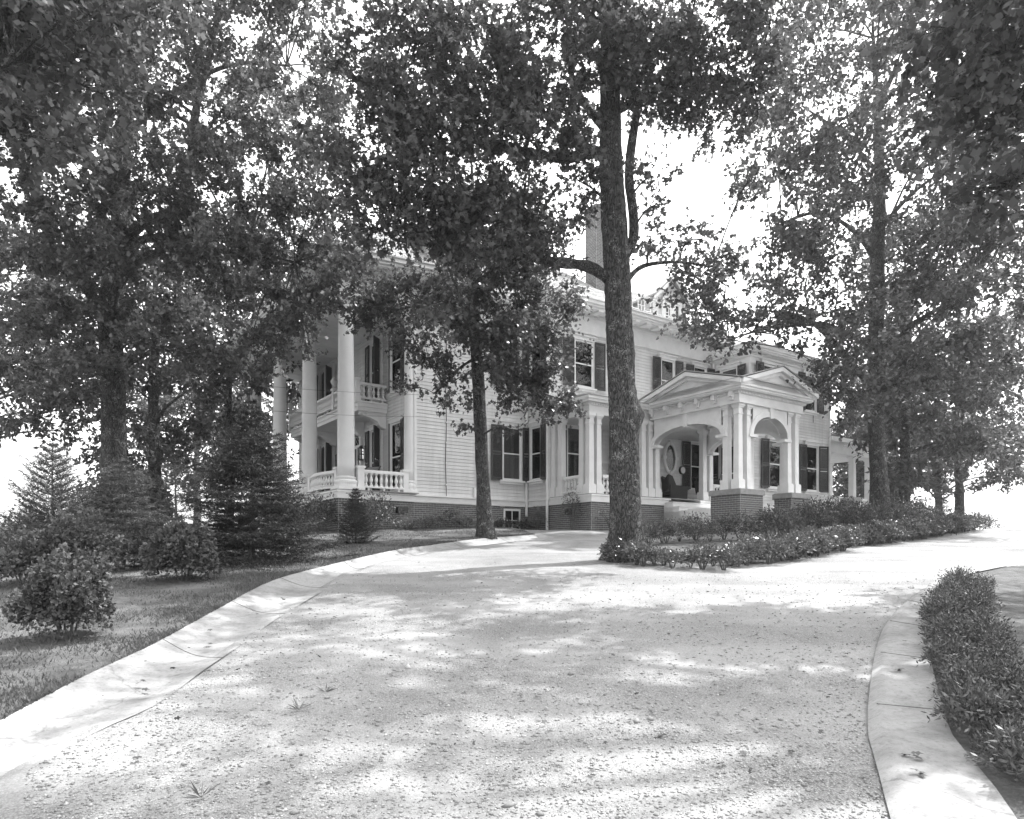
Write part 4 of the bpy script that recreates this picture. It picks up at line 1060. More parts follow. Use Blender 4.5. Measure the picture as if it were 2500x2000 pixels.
def tree(name, label, base, trunk, rad, limbs, blobs, leaf=.15, lai=2.2, tmpl=LOBED, mat='leaf', group=None, seg=18, rings=50, flare=.0, bumps=(), cat='tree', up=.55):
    """trunk/limb points are world positions; blobs are (centre, radius) leaf masses carried by branches"""
    base = Vector(base); root = empty(name, base); tag(root, label, cat, group)
    v, f = trunk_mesh(trunk, rad, seg, rings, flare, bumps)
    inst('trunk', np_mesh('trunk', v-np.array(base), f, 4, M['bark'], smooth=True), root)
    sk = []
    T = resample(catmull(trunk, 6), 30)
    Rr = np.interp(np.linspace(0,1,30), np.linspace(0,1,len(rad)), rad)
    for p, r in list(zip(T, Rr))[8:]: sk.append((p, r))
    for pts, rr in limbs:
        Q = resample(catmull(pts, 6), 22); RR = np.interp(np.linspace(0,1,22), np.linspace(0,1,len(rr)), rr)
        RR = RR*(1+.06*rng.normal(size=22))
        mb = MB(); mb.tube([q-base for q in Q], list(RR), 9); mb.build('limb', M['bark'], root, smooth=True)
        for p, r in list(zip(Q, RR))[3:]: sk.append((p, r))
    SP = np.array([tuple(p) for p, _ in sk]); SR = np.array([r for _, r in sk])
    bm = MB(); pos = []; dirs = []; nrm = []
    area = {8: .34, 10: .34, 6: .46, 4: .24}[len(tmpl)]*leaf*leaf
    for c, r in blobs:
        c = np.array(c, float); dd = np.linalg.norm(SP-c, axis=1)
        cost = dd + 1.1*np.maximum(0, SP[:,2]-(c[2]-.25*dd))
        j = int(np.argmin(cost)); a = SP[j]; D = dd[j]
        r0 = min(SR[j]*.7, .018+.011*D)
        mid = (a+c)/2 + np.array([rng.normal()*.06*D, rng.normal()*.06*D, .10*D])
        q1 = a*.75+mid*.25+rng.normal(size=3)*.02*D
        cur = resample(catmull([Vector(a), Vector(mid), Vector(c)], 6), 9)
        bm.tube([tuple(p-base) for p in cur], [r0+(.014-r0)*k/8 if r0 > .014 else r0 for k in range(9)], 5, cap=False)
        nb = int(7+5*r); sub = []
        for k in range(nb):
            d = rng.normal(size=3); d[2] = d[2]*.7+.12; d = d/np.linalg.norm(d)
            e = c + d*r*(.55+.45*rng.random())*np.array([1,1,.8])
            s0 = np.array(cur[int(rng.integers(4, 9))])
            m_ = (s0+e)/2+np.array([0,0,.08*r])+rng.normal(size=3)*.05*r
            bm.tube([tuple(Vector(s0)-base), tuple(Vector(m_)-base), tuple(Vector(e)-base)], [.012,.008,.004], 3, cap=False)
            sub.append((s0, m_, e))
        nl = int(lai*math.pi*r*r/area); nt_ = max(6, nl//11)
        si = rng.integers(0, nb, nt_); q = .35+.65*rng.random(nt_)
        S0 = np.array([sub[i][0] for i in si]); SM = np.array([sub[i][1] for i in si]); SE_ = np.array([sub[i][2] for i in si]); qq = q[:,None]
        st = (1-qq)**2*S0 + 2*qq*(1-qq)*SM + qq*qq*SE_
        od = unit(st-c); td = unit(od*.55 + rng.normal(size=(nt_,3))*.65 + np.array([0,0,-.12])); tl = (.28+.42*rng.random(nt_))*(.6+.4*r)
        en = st + td*tl[:,None]
        m3 = nt_//3
        for k in range(m3): bm.tube([tuple(Vector(st[k])-base), tuple(Vector(en[k])-base)], [.005,.002], 3, cap=False)
        per = 11
        kq = (np.arange(per)+.6)/per
        lp = st[:,None]+(en-st)[:,None]*kq[None,:,None] + rng.normal(size=(nt_,per,3))*.05
        ld = td[:,None]*.5 + rng.normal(size=(nt_,per,3))*.7 + np.array([0,0,-.25])
        ln = np.array([0,0,1.0])*up*1.6 + rng.normal(size=(nt_,per,3))*.62
        pos.append(lp.reshape(-1,3)); dirs.append(ld.reshape(-1,3)); nrm.append(ln.reshape(-1,3))
    bm.build('branches', M['bark'], root)
    pos = np.concatenate(pos)-np.array(base); dirs = np.concatenate(dirs); nrm = np.concatenate(nrm)
    size = leaf*(.65+.6*rng.random(len(pos)))
    cr = inst('crown', leaf_mesh('crown', tmpl, pos, dirs, nrm, size, M[mat]), root); cr['kind'] = 'stuff'
    return root, len(pos)
NL = {}
def B(lst): return [(pw(u, v, d), r) for u, v, d, r in lst]
def pwl(lst): return [pw(*p) for p in lst]

# --- the big oak in the middle
b0 = pg(1531, 1366); D0 = b0.y
root, NL['oak'] = tree('oak_tree', 'large foreground oak with thick lichen-spotted trunk at the tip of the island bed', b0,
    [b0-Vector((0,0,.15)), pw(1529,1250,D0), pw(1522,1050,D0), pw(1513,850,D0), pw(1508,700,D0), pw(1500,550,D0), pw(1492,400,D0), pw(1490,250,D0), pw(1488,60,D0), pw(1500,-160,D0)],
    [.36,.32,.30,.275,.265,.25,.215,.19,.14,.06],
    [(pwl([(1495,690,D0),(1440,652,D0-.2),(1350,640,D0-.5),(1290,628,D0-.7),(1180,622,D0-1.0),(1060,600,D0-1.3),(960,585,D0-1.5)]), [.13,.11,.10,.085,.07,.05,.03]),
     (pwl([(1290,630,D0-.7),(1220,655,D0-.9),(1160,690,D0-1.0),(1100,740,D0-1.2),(1050,790,D0-1.3)]), [.06,.05,.04,.03,.02]),
     (pwl([(1490,385,D0),(1451,370,D0-.2),(1397,384,D0-.4),(1300,378,D0-.6),(1217,353,D0-.8),(1146,338,D0-1),(1060,295,D0-1.2),(984,236,D0-1.4),(900,200,D0-1.6)]), [.13,.11,.10,.09,.08,.07,.055,.04,.025]),
     (pwl([(1512,640,D0),(1545,590,D0+.1),(1546,520,D0+.1),(1536,440,D0+.1),(1541,360,D0+.15),(1560,260,D0+.2),(1600,150,D0+.3)]), [.12,.105,.095,.095,.09,.07,.04]),
     (pwl([(1490,330,D0),(1440,270,D0+.3),(1400,200,D0+.4),(1380,90,D0+.4)]), [.10,.08,.06,.04]),
     (pwl([(1492,280,D0),(1600,220,D0-.3),(1720,190,D0-.6),(1840,210,D0-.9)]), [.09,.07,.05,.03]),
     (pwl([(1525,690,D0),(1570,650,D0+.2),(1650,640,D0+.3),(1740,650,D0+.4)]), [.06,.045,.03,.02])],
    B([(1260,200,13.5,1.2),(1120,180,13,1.2),(1000,150,12.8,1.2),(1380,120,13.8,1.2),(1500,40,14,1.3),(1640,120,14,1.2),(1780,150,13.8,1.2),(1600,250,14.4,.9),(1740,270,14.2,.9),
       (1850,290,13.8,.75),(1420,270,14.6,.8),(1300,320,13.4,.9),(1180,320,13,1.0),(1060,320,12.8,1.0),(940,290,12.6,1.1),(850,200,12.5,1.1),(1250,470,13.2,1.0),(1110,470,12.9,1.0),
       (990,450,12.6,1.0),(1350,520,13.6,.8),(1410,440,14,.65),(1200,590,13,.8),(1070,590,12.7,.8),(960,540,12.5,.75),(1090,760,12.8,.5),(1340,650,13.5,.5),(1590,430,14.2,.45),(1600,500,14.2,.35),
       (1590,590,14.3,.42),(1690,585,14.2,.48),(1780,620,14,.42),(1850,400,13.8,.45),(1440,-60,13.5,1.3),(1250,20,13,1.3),(1050,0,12.5,1.3),(1700,-20,13.5,1.3),(1880,60,13.3,1.2),(1130,540,12.9,.8),(1270,560,13.3,.8),(1040,500,12.7,.8),(880,420,12.5,.9),(900,560,12.5,.7),(1000,250,12.8,1.0),(1180,250,13.1,1.0),(1320,220,13.5,.9),(1370,350,13.8,.7),(1460,170,14.3,.8),(1560,180,14.3,.9),(1690,220,14,.9),(810,330,12.6,.8)]),
    leaf=.13, lai=1.6, seg=56, rings=150, flare=.34, bumps=((3.15,0.15,.17,.24),(1.9,3.4,.05,.35),(4.5,.2,.04,.3),(2.4,0.5,.03,.5)))

# --- the slimmer oak by the side wall
b0 = pg(1188, 1317); D0 = b0.y
root, NL['slim'] = tree('oak_tree', 'slim young oak at the lawn edge in front of the side wall', b0,
    [b0-Vector((0,0,.12)), pw(1180,1200,D0), pw(1173,1050,D0), pw(1166,900,D0), pw(1157,780,D0), pw(1150,650,D0+.1), pw(1155,500,D0+.1), pw(1150,380,D0)],
    [.25,.20,.185,.17,.15,.11,.07,.03],
    [(pwl([(1160,820,D0),(1200,790,D0-.2),(1250,800,D0-.3),(1330,840,D0-.4)]), [.06,.05,.04,.02]),
     (pwl([(1164,880,D0),(1200,870,D0-.3),(1240,900,D0-.5),(1300,950,D0-.6),(1370,975,D0-.6)]), [.055,.045,.04,.03,.015]),
     (pwl([(1168,870,D0),(1120,900,D0-.4),(1100,925,D0-.6),(1060,960,D0-.9)]), [.045,.035,.03,.015]),
     (pwl([(1155,760,D0),(1080,720,D0-.3),(1000,750,D0-.6),(920,770,D0-.8)]), [.06,.05,.035,.02])],
    B([(1150,540,20,1.3),(1290,590,19.6,1.25),(1080,650,19.5,.8),(1200,690,19.3,1.3),(1330,720,19.5,1.1),(1070,770,19,1.05),(950,770,18.8,.85),(1230,820,19,1.2),(1370,850,19.3,.65),
       (1060,880,18.6,.6),(1000,950,18.5,.32),(1270,950,19,.85),(1365,985,19,.5),(1110,930,18.7,.5),(900,720,18.8,.6),(1410,750,19.6,.42),(1245,1050,18.8,.28),(1090,990,18.4,.3),(1130,1040,18.5,.25),(1020,700,19.2,.6),(1160,980,18.8,.3),(1250,640,19,1.1),(1120,720,18.6,1.0),(1180,790,18.5,1.0),(1300,810,18.6,.9),(1010,830,18.5,.7),(1330,910,18.8,.7),(1220,900,18.6,.8),(1310,1000,18.6,.5),(1400,1000,19,.3),(1240,500,19.6,1.2),(1060,560,20,1.0),(880,780,18.6,.5),(960,700,18.9,.7)]),
    leaf=.125, lai=2.1, seg=22, rings=60, flare=.15)

# --- big oak on the left
b0 = Vector(((300-1250)/F*21.0, 21.0, 0)); b0.z = Zg(b0.x, b0.y); D0 = 21.0
blobs = []
def vmax(u): return np.interp(u, [0,90,200,250,330,420,560,640,720,790,850,900], [1040,1060,1010,870,860,920,930,890,870,830,800,760])
for u in range(20, 900, 88):
    for v in range(-60, 1060, 88):
        uu = u+rng.normal()*18; vv = v+rng.normal()*18
        if vv > vmax(uu)-45: continue
        if (uu-770)**2/60**2 + (vv-100)**2/60**2 < 1: continue
        if 930 < uu < 1030 and 590 < vv: continue
        blobs.append((uu, vv, 17.3+5*rng.random(), .78+.3*rng.random()))
blobs += [(600,880,18,.5),(640,860,18,.55),(690,865,17.8,.42),(560,900,18,.6),(730,820,17.8,.4),(510,870,18.2,.6),(650,925,17.8,.28),(780,760,17.6,.5),(700,790,17.8,.6),(755,880,17.5,.2),(840,700,17.5,.5),(880,640,17.5,.5)]
root, NL['left'] = tree('oak_tree', 'spreading old oak with forked trunk among the evergreens on the left', b0,
    [b0-Vector((0,0,.15)), pw(282,1180,D0), pw(278,1000,D0), pw(272,860,D0), pw(268,740,D0), pw(290,640,D0), pw(300,560,D0), pw(295,420,D0+.3), pw(310,260,D0+.5), pw(330,60,D0+.5), pw(330,-120,D0+.5)],
    [.42,.37,.35,.34,.33,.31,.26,.21,.16,.10,.04],
    [(pwl([(268,800,D0),(235,740,D0-.2),(200,690,D0-.4),(150,640,D0-.6),(90,600,D0-.8)]), [.19,.16,.15,.12,.06]),
     (pwl([(300,680,D0),(345,630,D0-.3),(400,615,D0-.6),(500,612,D0-1.1),(620,618,D0-1.6),(720,640,D0-1.9)]), [.15,.12,.10,.08,.06,.03]),
     (pwl([(298,640,D0),(340,590,D0-.2),(390,578,D0-.4),(490,575,D0-.8),(610,580,D0-1.2)]), [.14,.11,.09,.07,.04]),
     (pwl([(300,590,D0),(350,545,D0-.3),(420,515,D0-.5),(455,450,D0-.7),(468,370,D0-.8),(480,260,D0-.9),(520,120,D0-1)]), [.18,.15,.14,.13,.12,.09,.05]),
     (pwl([(297,480,D0+.2),(230,400,D0),(180,290,D0-.3),(150,150,D0-.5)]), [.14,.11,.08,.05]),
     (pwl([(305,330,D0+.4),(420,230,D0),(560,160,D0-.5),(700,160,D0-1)]), [.11,.09,.06,.03])],
    B(blobs), leaf=.135, lai=1.5, tmpl=LOBE6, seg=26, rings=70, flare=.2)

# --- right-hand oak beside the hedge
D0 = 26.5; b0 = Vector(((2150-1250)/F*D0, D0, 0)); b0.z = Zg(b0.x, b0.y)
blobs = []
for u in range(1690, 2520, 92):
    for v in range(-60, 1080, 92):
        uu = u+rng.normal()*18; vv = v+rng.normal()*18
        if ((uu-1700)/190)**2 + ((vv-470)/150)**2 < 1: continue
        if uu < 1990 and vv > 790: continue
        if uu < 1800 and vv < 330: continue
        if 1965 < uu < 2060 and 800 < vv < 920: continue
        if uu < 2130 and vv > 980: continue
        if uu > 2120 and vv > 960: continue
        blobs.append((uu, vv, 21.5+6*rng.random(), 1.0+.4*rng.random()))
blobs += [(1735,845,21.8,.5),(1790,855,22.5,.4),(1700,800,21.8,.5),(1840,830,22.5,.45),(1940,850,23,.35),(2060,980,25,.9),(2010,950,25,.5),(2105,1010,26,.6),(2040,1060,24.5,.35)]
root, NL['right'] = tree('oak_tree', 'tall straight oak rising from the right end of the hedge', b0,
    [b0-Vector((0,0,.15)), pw(2146,1180,D0), pw(2140,1050,D0), pw(2139,900,D0), pw(2140,750,D0), pw(2143,600,D0), pw(2148,450,D0), pw(2140,250,D0), pw(2130,50,D0)],
    [.42,.31,.28,.27,.25,.22,.17,.11,.04],
    [(pwl([(2125,940,D0),(2080,890,D0-.5),(2030,830,D0-1),(1970,780,D0-1.6),(1880,760,D0-2.3)]), [.14,.12,.10,.07,.03]),
     (pwl([(2135,850,D0),(2080,820,D0-.8),(2000,790,D0-1.6),(1880,800,D0-2.6),(1780,830,D0-3.4)]), [.12,.10,.07,.05,.025]),
     (pwl([(2145,860,D0),(2200,810,D0-.6),(2280,760,D0-1.4),(2380,700,D0-2.2)]), [.12,.10,.07,.03]),
     (pwl([(2143,640,D0),(2080,560,D0-.6),(1990,520,D0-1.4),(1880,560,D0-2.2)]), [.10,.08,.06,.03]),
     (pwl([(2146,560,D0),(2230,470,D0-.5),(2330,400,D0-1)]), [.09,.07,.03]),
     (pwl([(2142,420,D0),(2060,330,D0-.4),(1960,260,D0-1)]), [.08,.06,.03])],
    B(blobs), leaf=.15, lai=1.55, tmpl=BROAD, seg=22, rings=60, flare=.22)

# --- slimmer trees beyond on the right
def far_tree(label, u, vb, d, r, h, blobs, leaf=.26, lai=1.35, limbs=(), group='trees beyond the house'):
    b0 = Vector(((u-1250)/F*d, d, 0)); b0.z = Zg(b0.x, b0.y)
    tr = [b0-Vector((0,0,.1)), b0+Vector((.05,0,h*.25)), b0+Vector((-.05,.1,h*.5)), b0+Vector((.1,0,h*.75)), b0+Vector((0,0,h))]
    return tree('oak_tree', label, b0, tr, [r*1.35, r, r*.85, r*.5, r*.12], [(pwl(p), q) for p, q in limbs], blobs, leaf, lai, DIAM, 'leaf_far', group, 12, 30, r*.5)[1]
def cloud(u0, u1, v0, v1, d0, d1, step, r, skip=lambda u, v: False):
    out = []
    for u in np.arange(u0, u1, step):
        for v in np.arange(v0, v1, step):
            uu = u+rng.normal()*step*.25; vv = v+rng.normal()*step*.25
            if skip(uu, vv): continue
            out.append((pw(uu, vv, d0+(d1-d0)*rng.random()), r*(.8+.5*rng.random())))
    return out
NL['f1'] = far_tree('slender dark tree just right of the tall straight oak', 2207, 1250, 31, .20, 13, cloud(2150,2480,560,1220,29,33,86,1.45, lambda u,v: v > 1130 and u > 2330),
    limbs=[([(2205,1000,31),(2300,960,30.5),(2400,900,30)], [.08,.06,.03]), ([(2205,880,31),(2260,800,31),(2330,740,31)], [.08,.06,.03])])
NL['f2'] = far_tree('pale-trunked tree standing alone near the right end of the hedge', 2340, 1260, 35, .19, 11, cloud(2240,2520,820,1150,33,38,88,1.5, lambda u,v: v > 1130))
NL['f3'] = far_tree('thin tree with a trunk half hidden behind the tall straight oak', 2172, 1250, 39, .20, 13, cloud(2040,2230,900,1270,37,42,74,1.4))
NL['f4'] = far_tree('thin tree second behind the tall straight oak', 2187, 1250, 43, .22, 14, cloud(2150,2340,960,1140,41,46,80,1.5))
# --- background trees on the left
NL['f5'] = far_tree('dark-trunked tree behind the old oak on the left', 374, 1170, 28, .24, 11, cloud(290,480,640,1160,25,30,78,1.2, lambda u, v: 390 < u < 470 and 1000 < v < 1080),
    limbs=[([(374,1050,28),(400,1000,27.5),(450,960,27)], [.09,.06,.03])])
NL['f6'] = far_tree('leafy background tree left of the front columns', 560, 1150, 32, .15, 12, cloud(420,680,560,1230,29,35,78,1.35, lambda u, v: u < 480 and v > 1080))
NL['f7'] = far_tree('leafy background tree behind the far front column', 690, 1150, 42, .24, 13, cloud(560,800,640,1180,40,46,95,1.9))
NL['f8'] = far_tree('background tree at the far left beyond the lawn', -130, 1150, 30, .24, 12, cloud(-80,270,600,1030,27,32,85,1.4))
# --- near trees standing just outside the picture whose boughs hang into it
def near_tree(label, x, y, h, blobs, limbs, leaf=.15, lai=1.15):
    b0 = Vector((x, y, Zg(x, y)))
    return tree('oak_tree', label, b0, [b0-Vector((0,0,.1)), b0+Vector((0,0,h*.3)), b0+Vector((.1,0,h*.6)), b0+Vector((0,.1,h))], [.40,.30,.22,.06], limbs, blobs, leaf, lai, LOBE6, 'leaf', None, 20, 40, .2)[1]
bl = B([(u+rng.normal()*20, v+rng.normal()*20, 8.6+2.5*rng.random(), .62+.2*rng.random()) for u in range(2180, 2560, 95) for v in range(-140, 520, 95) if u > 2180+max(0, (v-150)*.55)])
for k in range(30):
    a = rng.random()*6.28; q = 3.6*math.sqrt(rng.random()); bl.append((Vector((10.0+q*math.cos(a), 8.6+q*math.sin(a), 8.2+3.8*rng.random())), .85+.3*rng.random()))
for k in range(40):                                                # the high part of the crown, above the picture, that shades the near gravel
    bl.append((Vector((2.4+9.6*rng.random(), 6.4+6.6*rng.random(), 13.0+4.0*rng.random())), .65+.45*rng.random()))
NL['n1'] = near_tree('near oak at the right edge whose boughs hang into the upper corner', 10.2, 8.8, 17, bl, [([Vector((10.2,8.8,6.5)), Vector((8.6,9.2,8)), Vector((7.0,9.6,9.0))], [.12,.08,.04]), ([Vector((10.2,8.8,7)), Vector((9.2,7.5,8.6)), Vector((7.4,6.6,9.5))], [.12,.08,.04])])
bl = B([(u+rng.normal()*20, v+rng.normal()*20, 10+3*rng.random(), .7+.2*rng.random()) for u in range(-60, 420, 95) for v in range(-140, 420, 95) if u < 420-max(0, v)*.7])
for k in range(16):
    a = rng.random()*6.28; q = 3.0*math.sqrt(rng.random()); bl.append((Vector((-10.0+q*math.cos(a), 10+q*math.sin(a), 8.4+3.4*rng.random())), .9+.3*rng.random()))
NL['n2'] = near_tree('near oak at the left edge whose boughs darken the upper corner', -10.6, 10.2, 12, bl, [([Vector((-10.6,10.2,6.5)), Vector((-9.4,10.8,8)), Vector((-8.0,11.2,9.4))], [.12,.08,.04])])
NL['f9'] = far_tree('hazy distant tree beyond the right end of the hedge', 2290, 1230, 50, .25, 11, cloud(2200,2540,1040,1190,47,53,62,1.9, lambda u, v: 2340 < u < 2430 and v > 1130), .3, 1.5)
NL['f10'] = far_tree('hazy distant tree glimpsed behind the end porch', 2075, 1230, 46, .25, 12, cloud(2030,2180,1020,1260,44,48,58,1.7), .3, 1.6)
NL['f11'] = far_tree('hazy distant tree between the old oak and the spruce', 480, 1230, 52, .25, 12, cloud(330,640,950,1190,48,56,66,1.9, lambda u, v: 385 < u < 475 and v > 1120), .3, 1.5)
print('leaves', NL, sum(NL.values()))
# ------------------------------------------------------------ conifers
def conifer(name, label, base, H, Rb, nwh=18, per=7, droop=.25, needle=.022, dens=1.0, mat='needle', z0=.06, shape=1.0, tw=9, cat='conifer', upcurve=0.0, spread=.18, thick=.035, group=None):
    base = Vector(base); root = empty(name, base); tag(root, label, cat, group)
    mb = MB(); mb.tube([(0,0,-.05),(.01*H,0,H*.35),(-.006*H,.006*H,H*.7),(0,0,H)], [thick*H/3*1.2, thick*H/3, thick*H/3*.55, .004], 8); mb.build('trunk', M['needlebark'], root, smooth=True)
    bm = MB(); P = []; Dd = []; N = []
    for i in range(nwh):
        f = i/(nwh-1); z = H*(z0+(.97-z0)*f)
        L = Rb*(1-f)**shape*(.75+.4*rng.random()) + .05*H*.3
        for k in range(per):
            a = 2*math.pi*(k+rng.random()*.8)/per + i*.7
            l = L*(.7+.5*rng.random()); n = 7
            pts = []
            for j in range(n+1):
                q = j/n; rr = l*q
                pts.append(Vector((math.cos(a)*rr, math.sin(a)*rr, z + l*(.22*(f)+.02)*q - droop*l*math.sin(q*math.pi*.6)*(1-f) + (droop*.55+upcurve)*l*q*q)))
            bm.tube([tuple(p) for p in pts], [.008*H/3*(1-.8*j/n)+.0015 for j in range(n+1)], 4, cap=False)
            nt_ = max(4, int(tw*(.5+l/Rb)))
            for j in range(nt_):
                q = .18+.82*(j+rng.random())/nt_; idx = min(int(q*n), n-1); p = pts[idx].lerp(pts[idx+1], q*n-idx)
                sd_ = -1 if j % 2 else 1
                d = Vector((math.cos(a+sd_*(.75+.3*rng.random())), math.sin(a+sd_*(.75+.3*rng.random())), -.15+.3*rng.random()+upcurve))
                tl = l*(.16+.30*(1-q))*(.7+.6*rng.random())+.05
                m_ = max(4, int(tl/needle*1.5*dens))
                tt = (np.arange(m_)+rng.random(m_))/m_
                pp = np.array(p)[None]+np.array(d)[None]*(tl*tt)[:,None]
                dirs = np.array(d)[None]*.8 + rng.normal(size=(m_,3))*.6
                P.append(pp); Dd.append(dirs); N.append(rng.normal(size=(m_,3)))
            m_ = int(l/needle*1.2*dens)+3; tt = .2+.8*rng.random(m_); ii = np.minimum((tt*n).astype(int), n-1)
            A = np.array([tuple(p) for p in pts]); pp = A[ii]+(A[ii+1]-A[ii])*((tt*n-ii)[:,None])
            P.append(pp); Dd.append(np.array([math.cos(a),math.sin(a),.1])[None]*.8+rng.normal(size=(m_,3))*.6); N.append(rng.normal(size=(m_,3)))
    bm.build('branches', M['needlebark'], root)
    P = np.concatenate(P); Dd = np.concatenate(Dd); N = np.concatenate(N)
    sz = needle*3.0*(.6+.7*rng.random(len(P)))
    cr = inst('crown', leaf_mesh('crown', NEEDLE, P, Dd, N, sz, M[mat]), root); cr['kind'] = 'stuff'
    return len(P)
nc = {}
nc['spruce'] = conifer('spruce_tree', 'dark young spruce with layered boughs between lawn and front columns', pg(616,1378), 3.28, 1.62, 26, 9, .38, .021, 1.5, 'needle', .05, .92, 19)
nc['small'] = conifer('spruce_tree', 'small bushy pyramidal conifer before the porch corner', pg(868,1333), 1.45, .52, 15, 8, .05, .020, 1.2, 'needle', .03, .8, 8, upcurve=.35)
nc['hem'] = conifer('hemlock_tree', 'thin-stemmed young hemlock with sparse low branches', pg(302,1398), 2.05, .95, 15, 7, .15, .020, 1.2, 'thuja', .16, .7, 14)
nc['cedar'] = conifer('cedar_tree', 'feathery young cedar against the sky at the left edge', pg(128,1388)+Vector((0,.0,0)), 2.35, .85, 17, 7, .05, .020, 1.2, 'thuja', .08, .65, 13, upcurve=.45)
b = Vector(((428-1250)/F*17.5, 17.5, 0)); b.z = Zg(b.x,b.y)
nc['sap'] = conifer('pine_sapling', 'slender bare-stemmed pine sapling left of the spruce', b, 2.35, .62, 10, 5, .1, .022, .8, 'thuja', .30, .5, 8, upcurve=.3)
for (u, d, H, lb) in ((2245, 33, 1.9, 'small conifer far right of the thin trunks'), (2305, 32, 1.9, 'small conifer left of the lone pale trunk')):
    b = Vector(((u-1250)/F*d, d, 0)); b.z = Zg(b.x,b.y); nc[lb] = conifer('cedar_tree', lb+' beyond the hedge', b, H, .6, 10, 6, .05, .035, .7, 'thuja', .05, .6, 6, upcurve=.3)

# ------------------------------------------------------------ shrubs
def shrub_meshes(n, rx, rz, leaf, tmpl, mat, hollow=.35, up=.5, stems=7, lump=.18):
    d = rng.normal(size=(n,3)); d[:,2] = np.abs(d[:,2])*1.1-.25; d = unit(d)
    ph = rng.random(6)*6.28; th = np.arctan2(d[:,1], d[:,0])
    lum = 1 + lump*np.sin(3*th+ph[0]+4*d[:,2]) + lump*.8*np.sin(5*th+ph[1]-6*d[:,2]) + lump*.5*np.sin(9*th+ph[2])
    r = (hollow+(1-hollow)*rng.random(n)**.45)*lum
    p = d*r[:,None]*np.array([rx,rx,rz*.62])+np.array([0,0,rz*.40])
    p[:,2] = np.maximum(p[:,2], .02)
    dirs = d*.7+rng.normal(size=(n,3))*.55+np.array([0,0,.35*up]); nr = d*.6+np.array([0,0,up])+rng.normal(size=(n,3))*.5
    fol = leaf_mesh('foliage', tmpl, p, dirs, nr, leaf*(.6+.7*rng.random(n)), M[mat])
    mb = MB()
    for k in range(stems):
        a = 2*math.pi*k/stems+rng.random(); e = (rx*.75*math.cos(a), rx*.75*math.sin(a), rz*(.55+.35*rng.random()))
        mb.tube([(.03*math.cos(a),.03*math.sin(a),-.03),(e[0]*.45,e[1]*.45,e[2]*.6),e], [.012,.009,.004], 4, cap=False)
    return fol, mb.mesh('stems', M['needlebark'])
def shrub(name, label, pos, meshes, rot=0, scale=(1,1,1), group=None, cat='shrub'):
    r = empty(name, pos, rot); r.scale = scale; tag(r, label, cat, group)
    inst('stems', meshes[1], r); f = inst('foliage', meshes[0], r); f['kind'] = 'stuff'; return r
hedge_v = [shrub_meshes(900, .34, .46, .062, DIAM, 'shrub', .3, .6) for _ in range(4)]
tall_v = [shrub_meshes(1500, .48, .80, .066, DIAM, 'shrub', .3, .6) for _ in range(4)]
def bed_point(s, off):
    """point of the island bed: off metres in from the drive edge (negative: from the back edge)"""
    i = s*(len(IA)-1); k = min(int(i), len(IA)-2); q = i-k
    a = IA[k].lerp(IA[k+1], q); b_ = IB[k].lerp(IB[k+1], q); d = b_-a; d.z = 0; L = d.length; d.normalize()
    o = off if off > 0 else L+off
    if o < .15 or o > L-.1: return None
    p = a+d*o; return Vector((p.x, p.y, Zg(p.x,p.y)+.03))
def bed_rows(offs, step, variants, label, group, h0, h1, s0=.0, s1=1.0):
    for w in offs:
        last = None
        for k in range(301):
            f = k/300; p = bed_point(s0+(s1-s0)*f, w)
            if p is None or (last is not None and (p-last).length < step*(.85+.3*rng.random())): continue
            last = p; q = p+Vector((rng.normal()*.10, rng.normal()*.10, 0)); q.z = Zg(q.x,q.y)+.02
            sc_ = (h0+(h1-h0)*min(1, f*2.2))*(.62+.62*rng.random())
            shrub('shrub', label, q, variants[int(rng.integers(len(variants)))], rng.random()*6.28, (sc_*(.95+.3*rng.random()), sc_*1.05, sc_), group)
LF = 'low leafy shrub in the edging row of the island bed along the gravel drive'
LT = 'taller leafy shrub massed at the back of the island bed before the brick piers'
bed_rows((.26,.70), .46, hedge_v, LF, 'edging shrubs of the island bed', .85, 1.0, .075, 1.0)
bed_rows((1.25,), .85, hedge_v, LF, 'edging shrubs of the island bed', .6, .75, .12, .9)
bed_rows((-.30,-1.0), .74, tall_v, LT, 'tall shrubs of the island bed', .62, 1.08, .10, .97)
rb_v = [shrub_meshes(1300, .30, .42, .055, LANCE, 'shrub', .25, .8) for _ in range(3)]
for k in range(3, 34):
    for off in ((.24,) if k % 2 else (.17,.6)):
        p = WR[k]; q = BR[k]; d = (q-p); d.z = 0; d.normalize(); r = p+d*off; r.z = Zg(r.x,r.y)+.02
        sc_ = .46+.34*rng.random()
        shrub('shrub', 'narrow-leaved shrub in the border right of the concrete walk', r, rb_v[int(rng.integers(3))], rng.random()*6, (sc_,sc_,sc_), 'border shrubs by the walk')
# single shrubs on the lawn and along the wall
def on(u, d): x = (u-1250)/F*d; return Vector((x, d, Zg(x,d)+.03))
shrub('arborvitae_bush', 'round arborvitae bush on the lawn left of the spruce', pg(446,1428), shrub_meshes(6500,.52,.92,0.062,LOBE6,'thuja',.45,.25,6,.10))
shrub('arborvitae_bush', 'nearest arborvitae bush at the lower left edge of the lawn', pg(165,1575), shrub_meshes(9000,.38,.86,.042,LOBE6,'thuja',.45,.25,6,.16))
shrub('arborvitae_bush', 'low dark arborvitae behind the nearest left-hand bush', pg(175,1425), shrub_meshes(5250,.62,1.0,0.062,LOBE6,'thuja',.4,.25,6,.2))
shrub('arborvitae_bush', 'bushy arborvitae in front of the old oak trunk', on(262,17.5), shrub_meshes(6500,.85,1.55,0.085,LOBE6,'thuja',.4,.25,8,.22))
shrub('arborvitae_bush', 'taller rounded evergreen right of the old oak trunk', on(350,19), shrub_meshes(6500,.75,1.7,0.085,LOBE6,'thuja',.4,.25,8,.2))
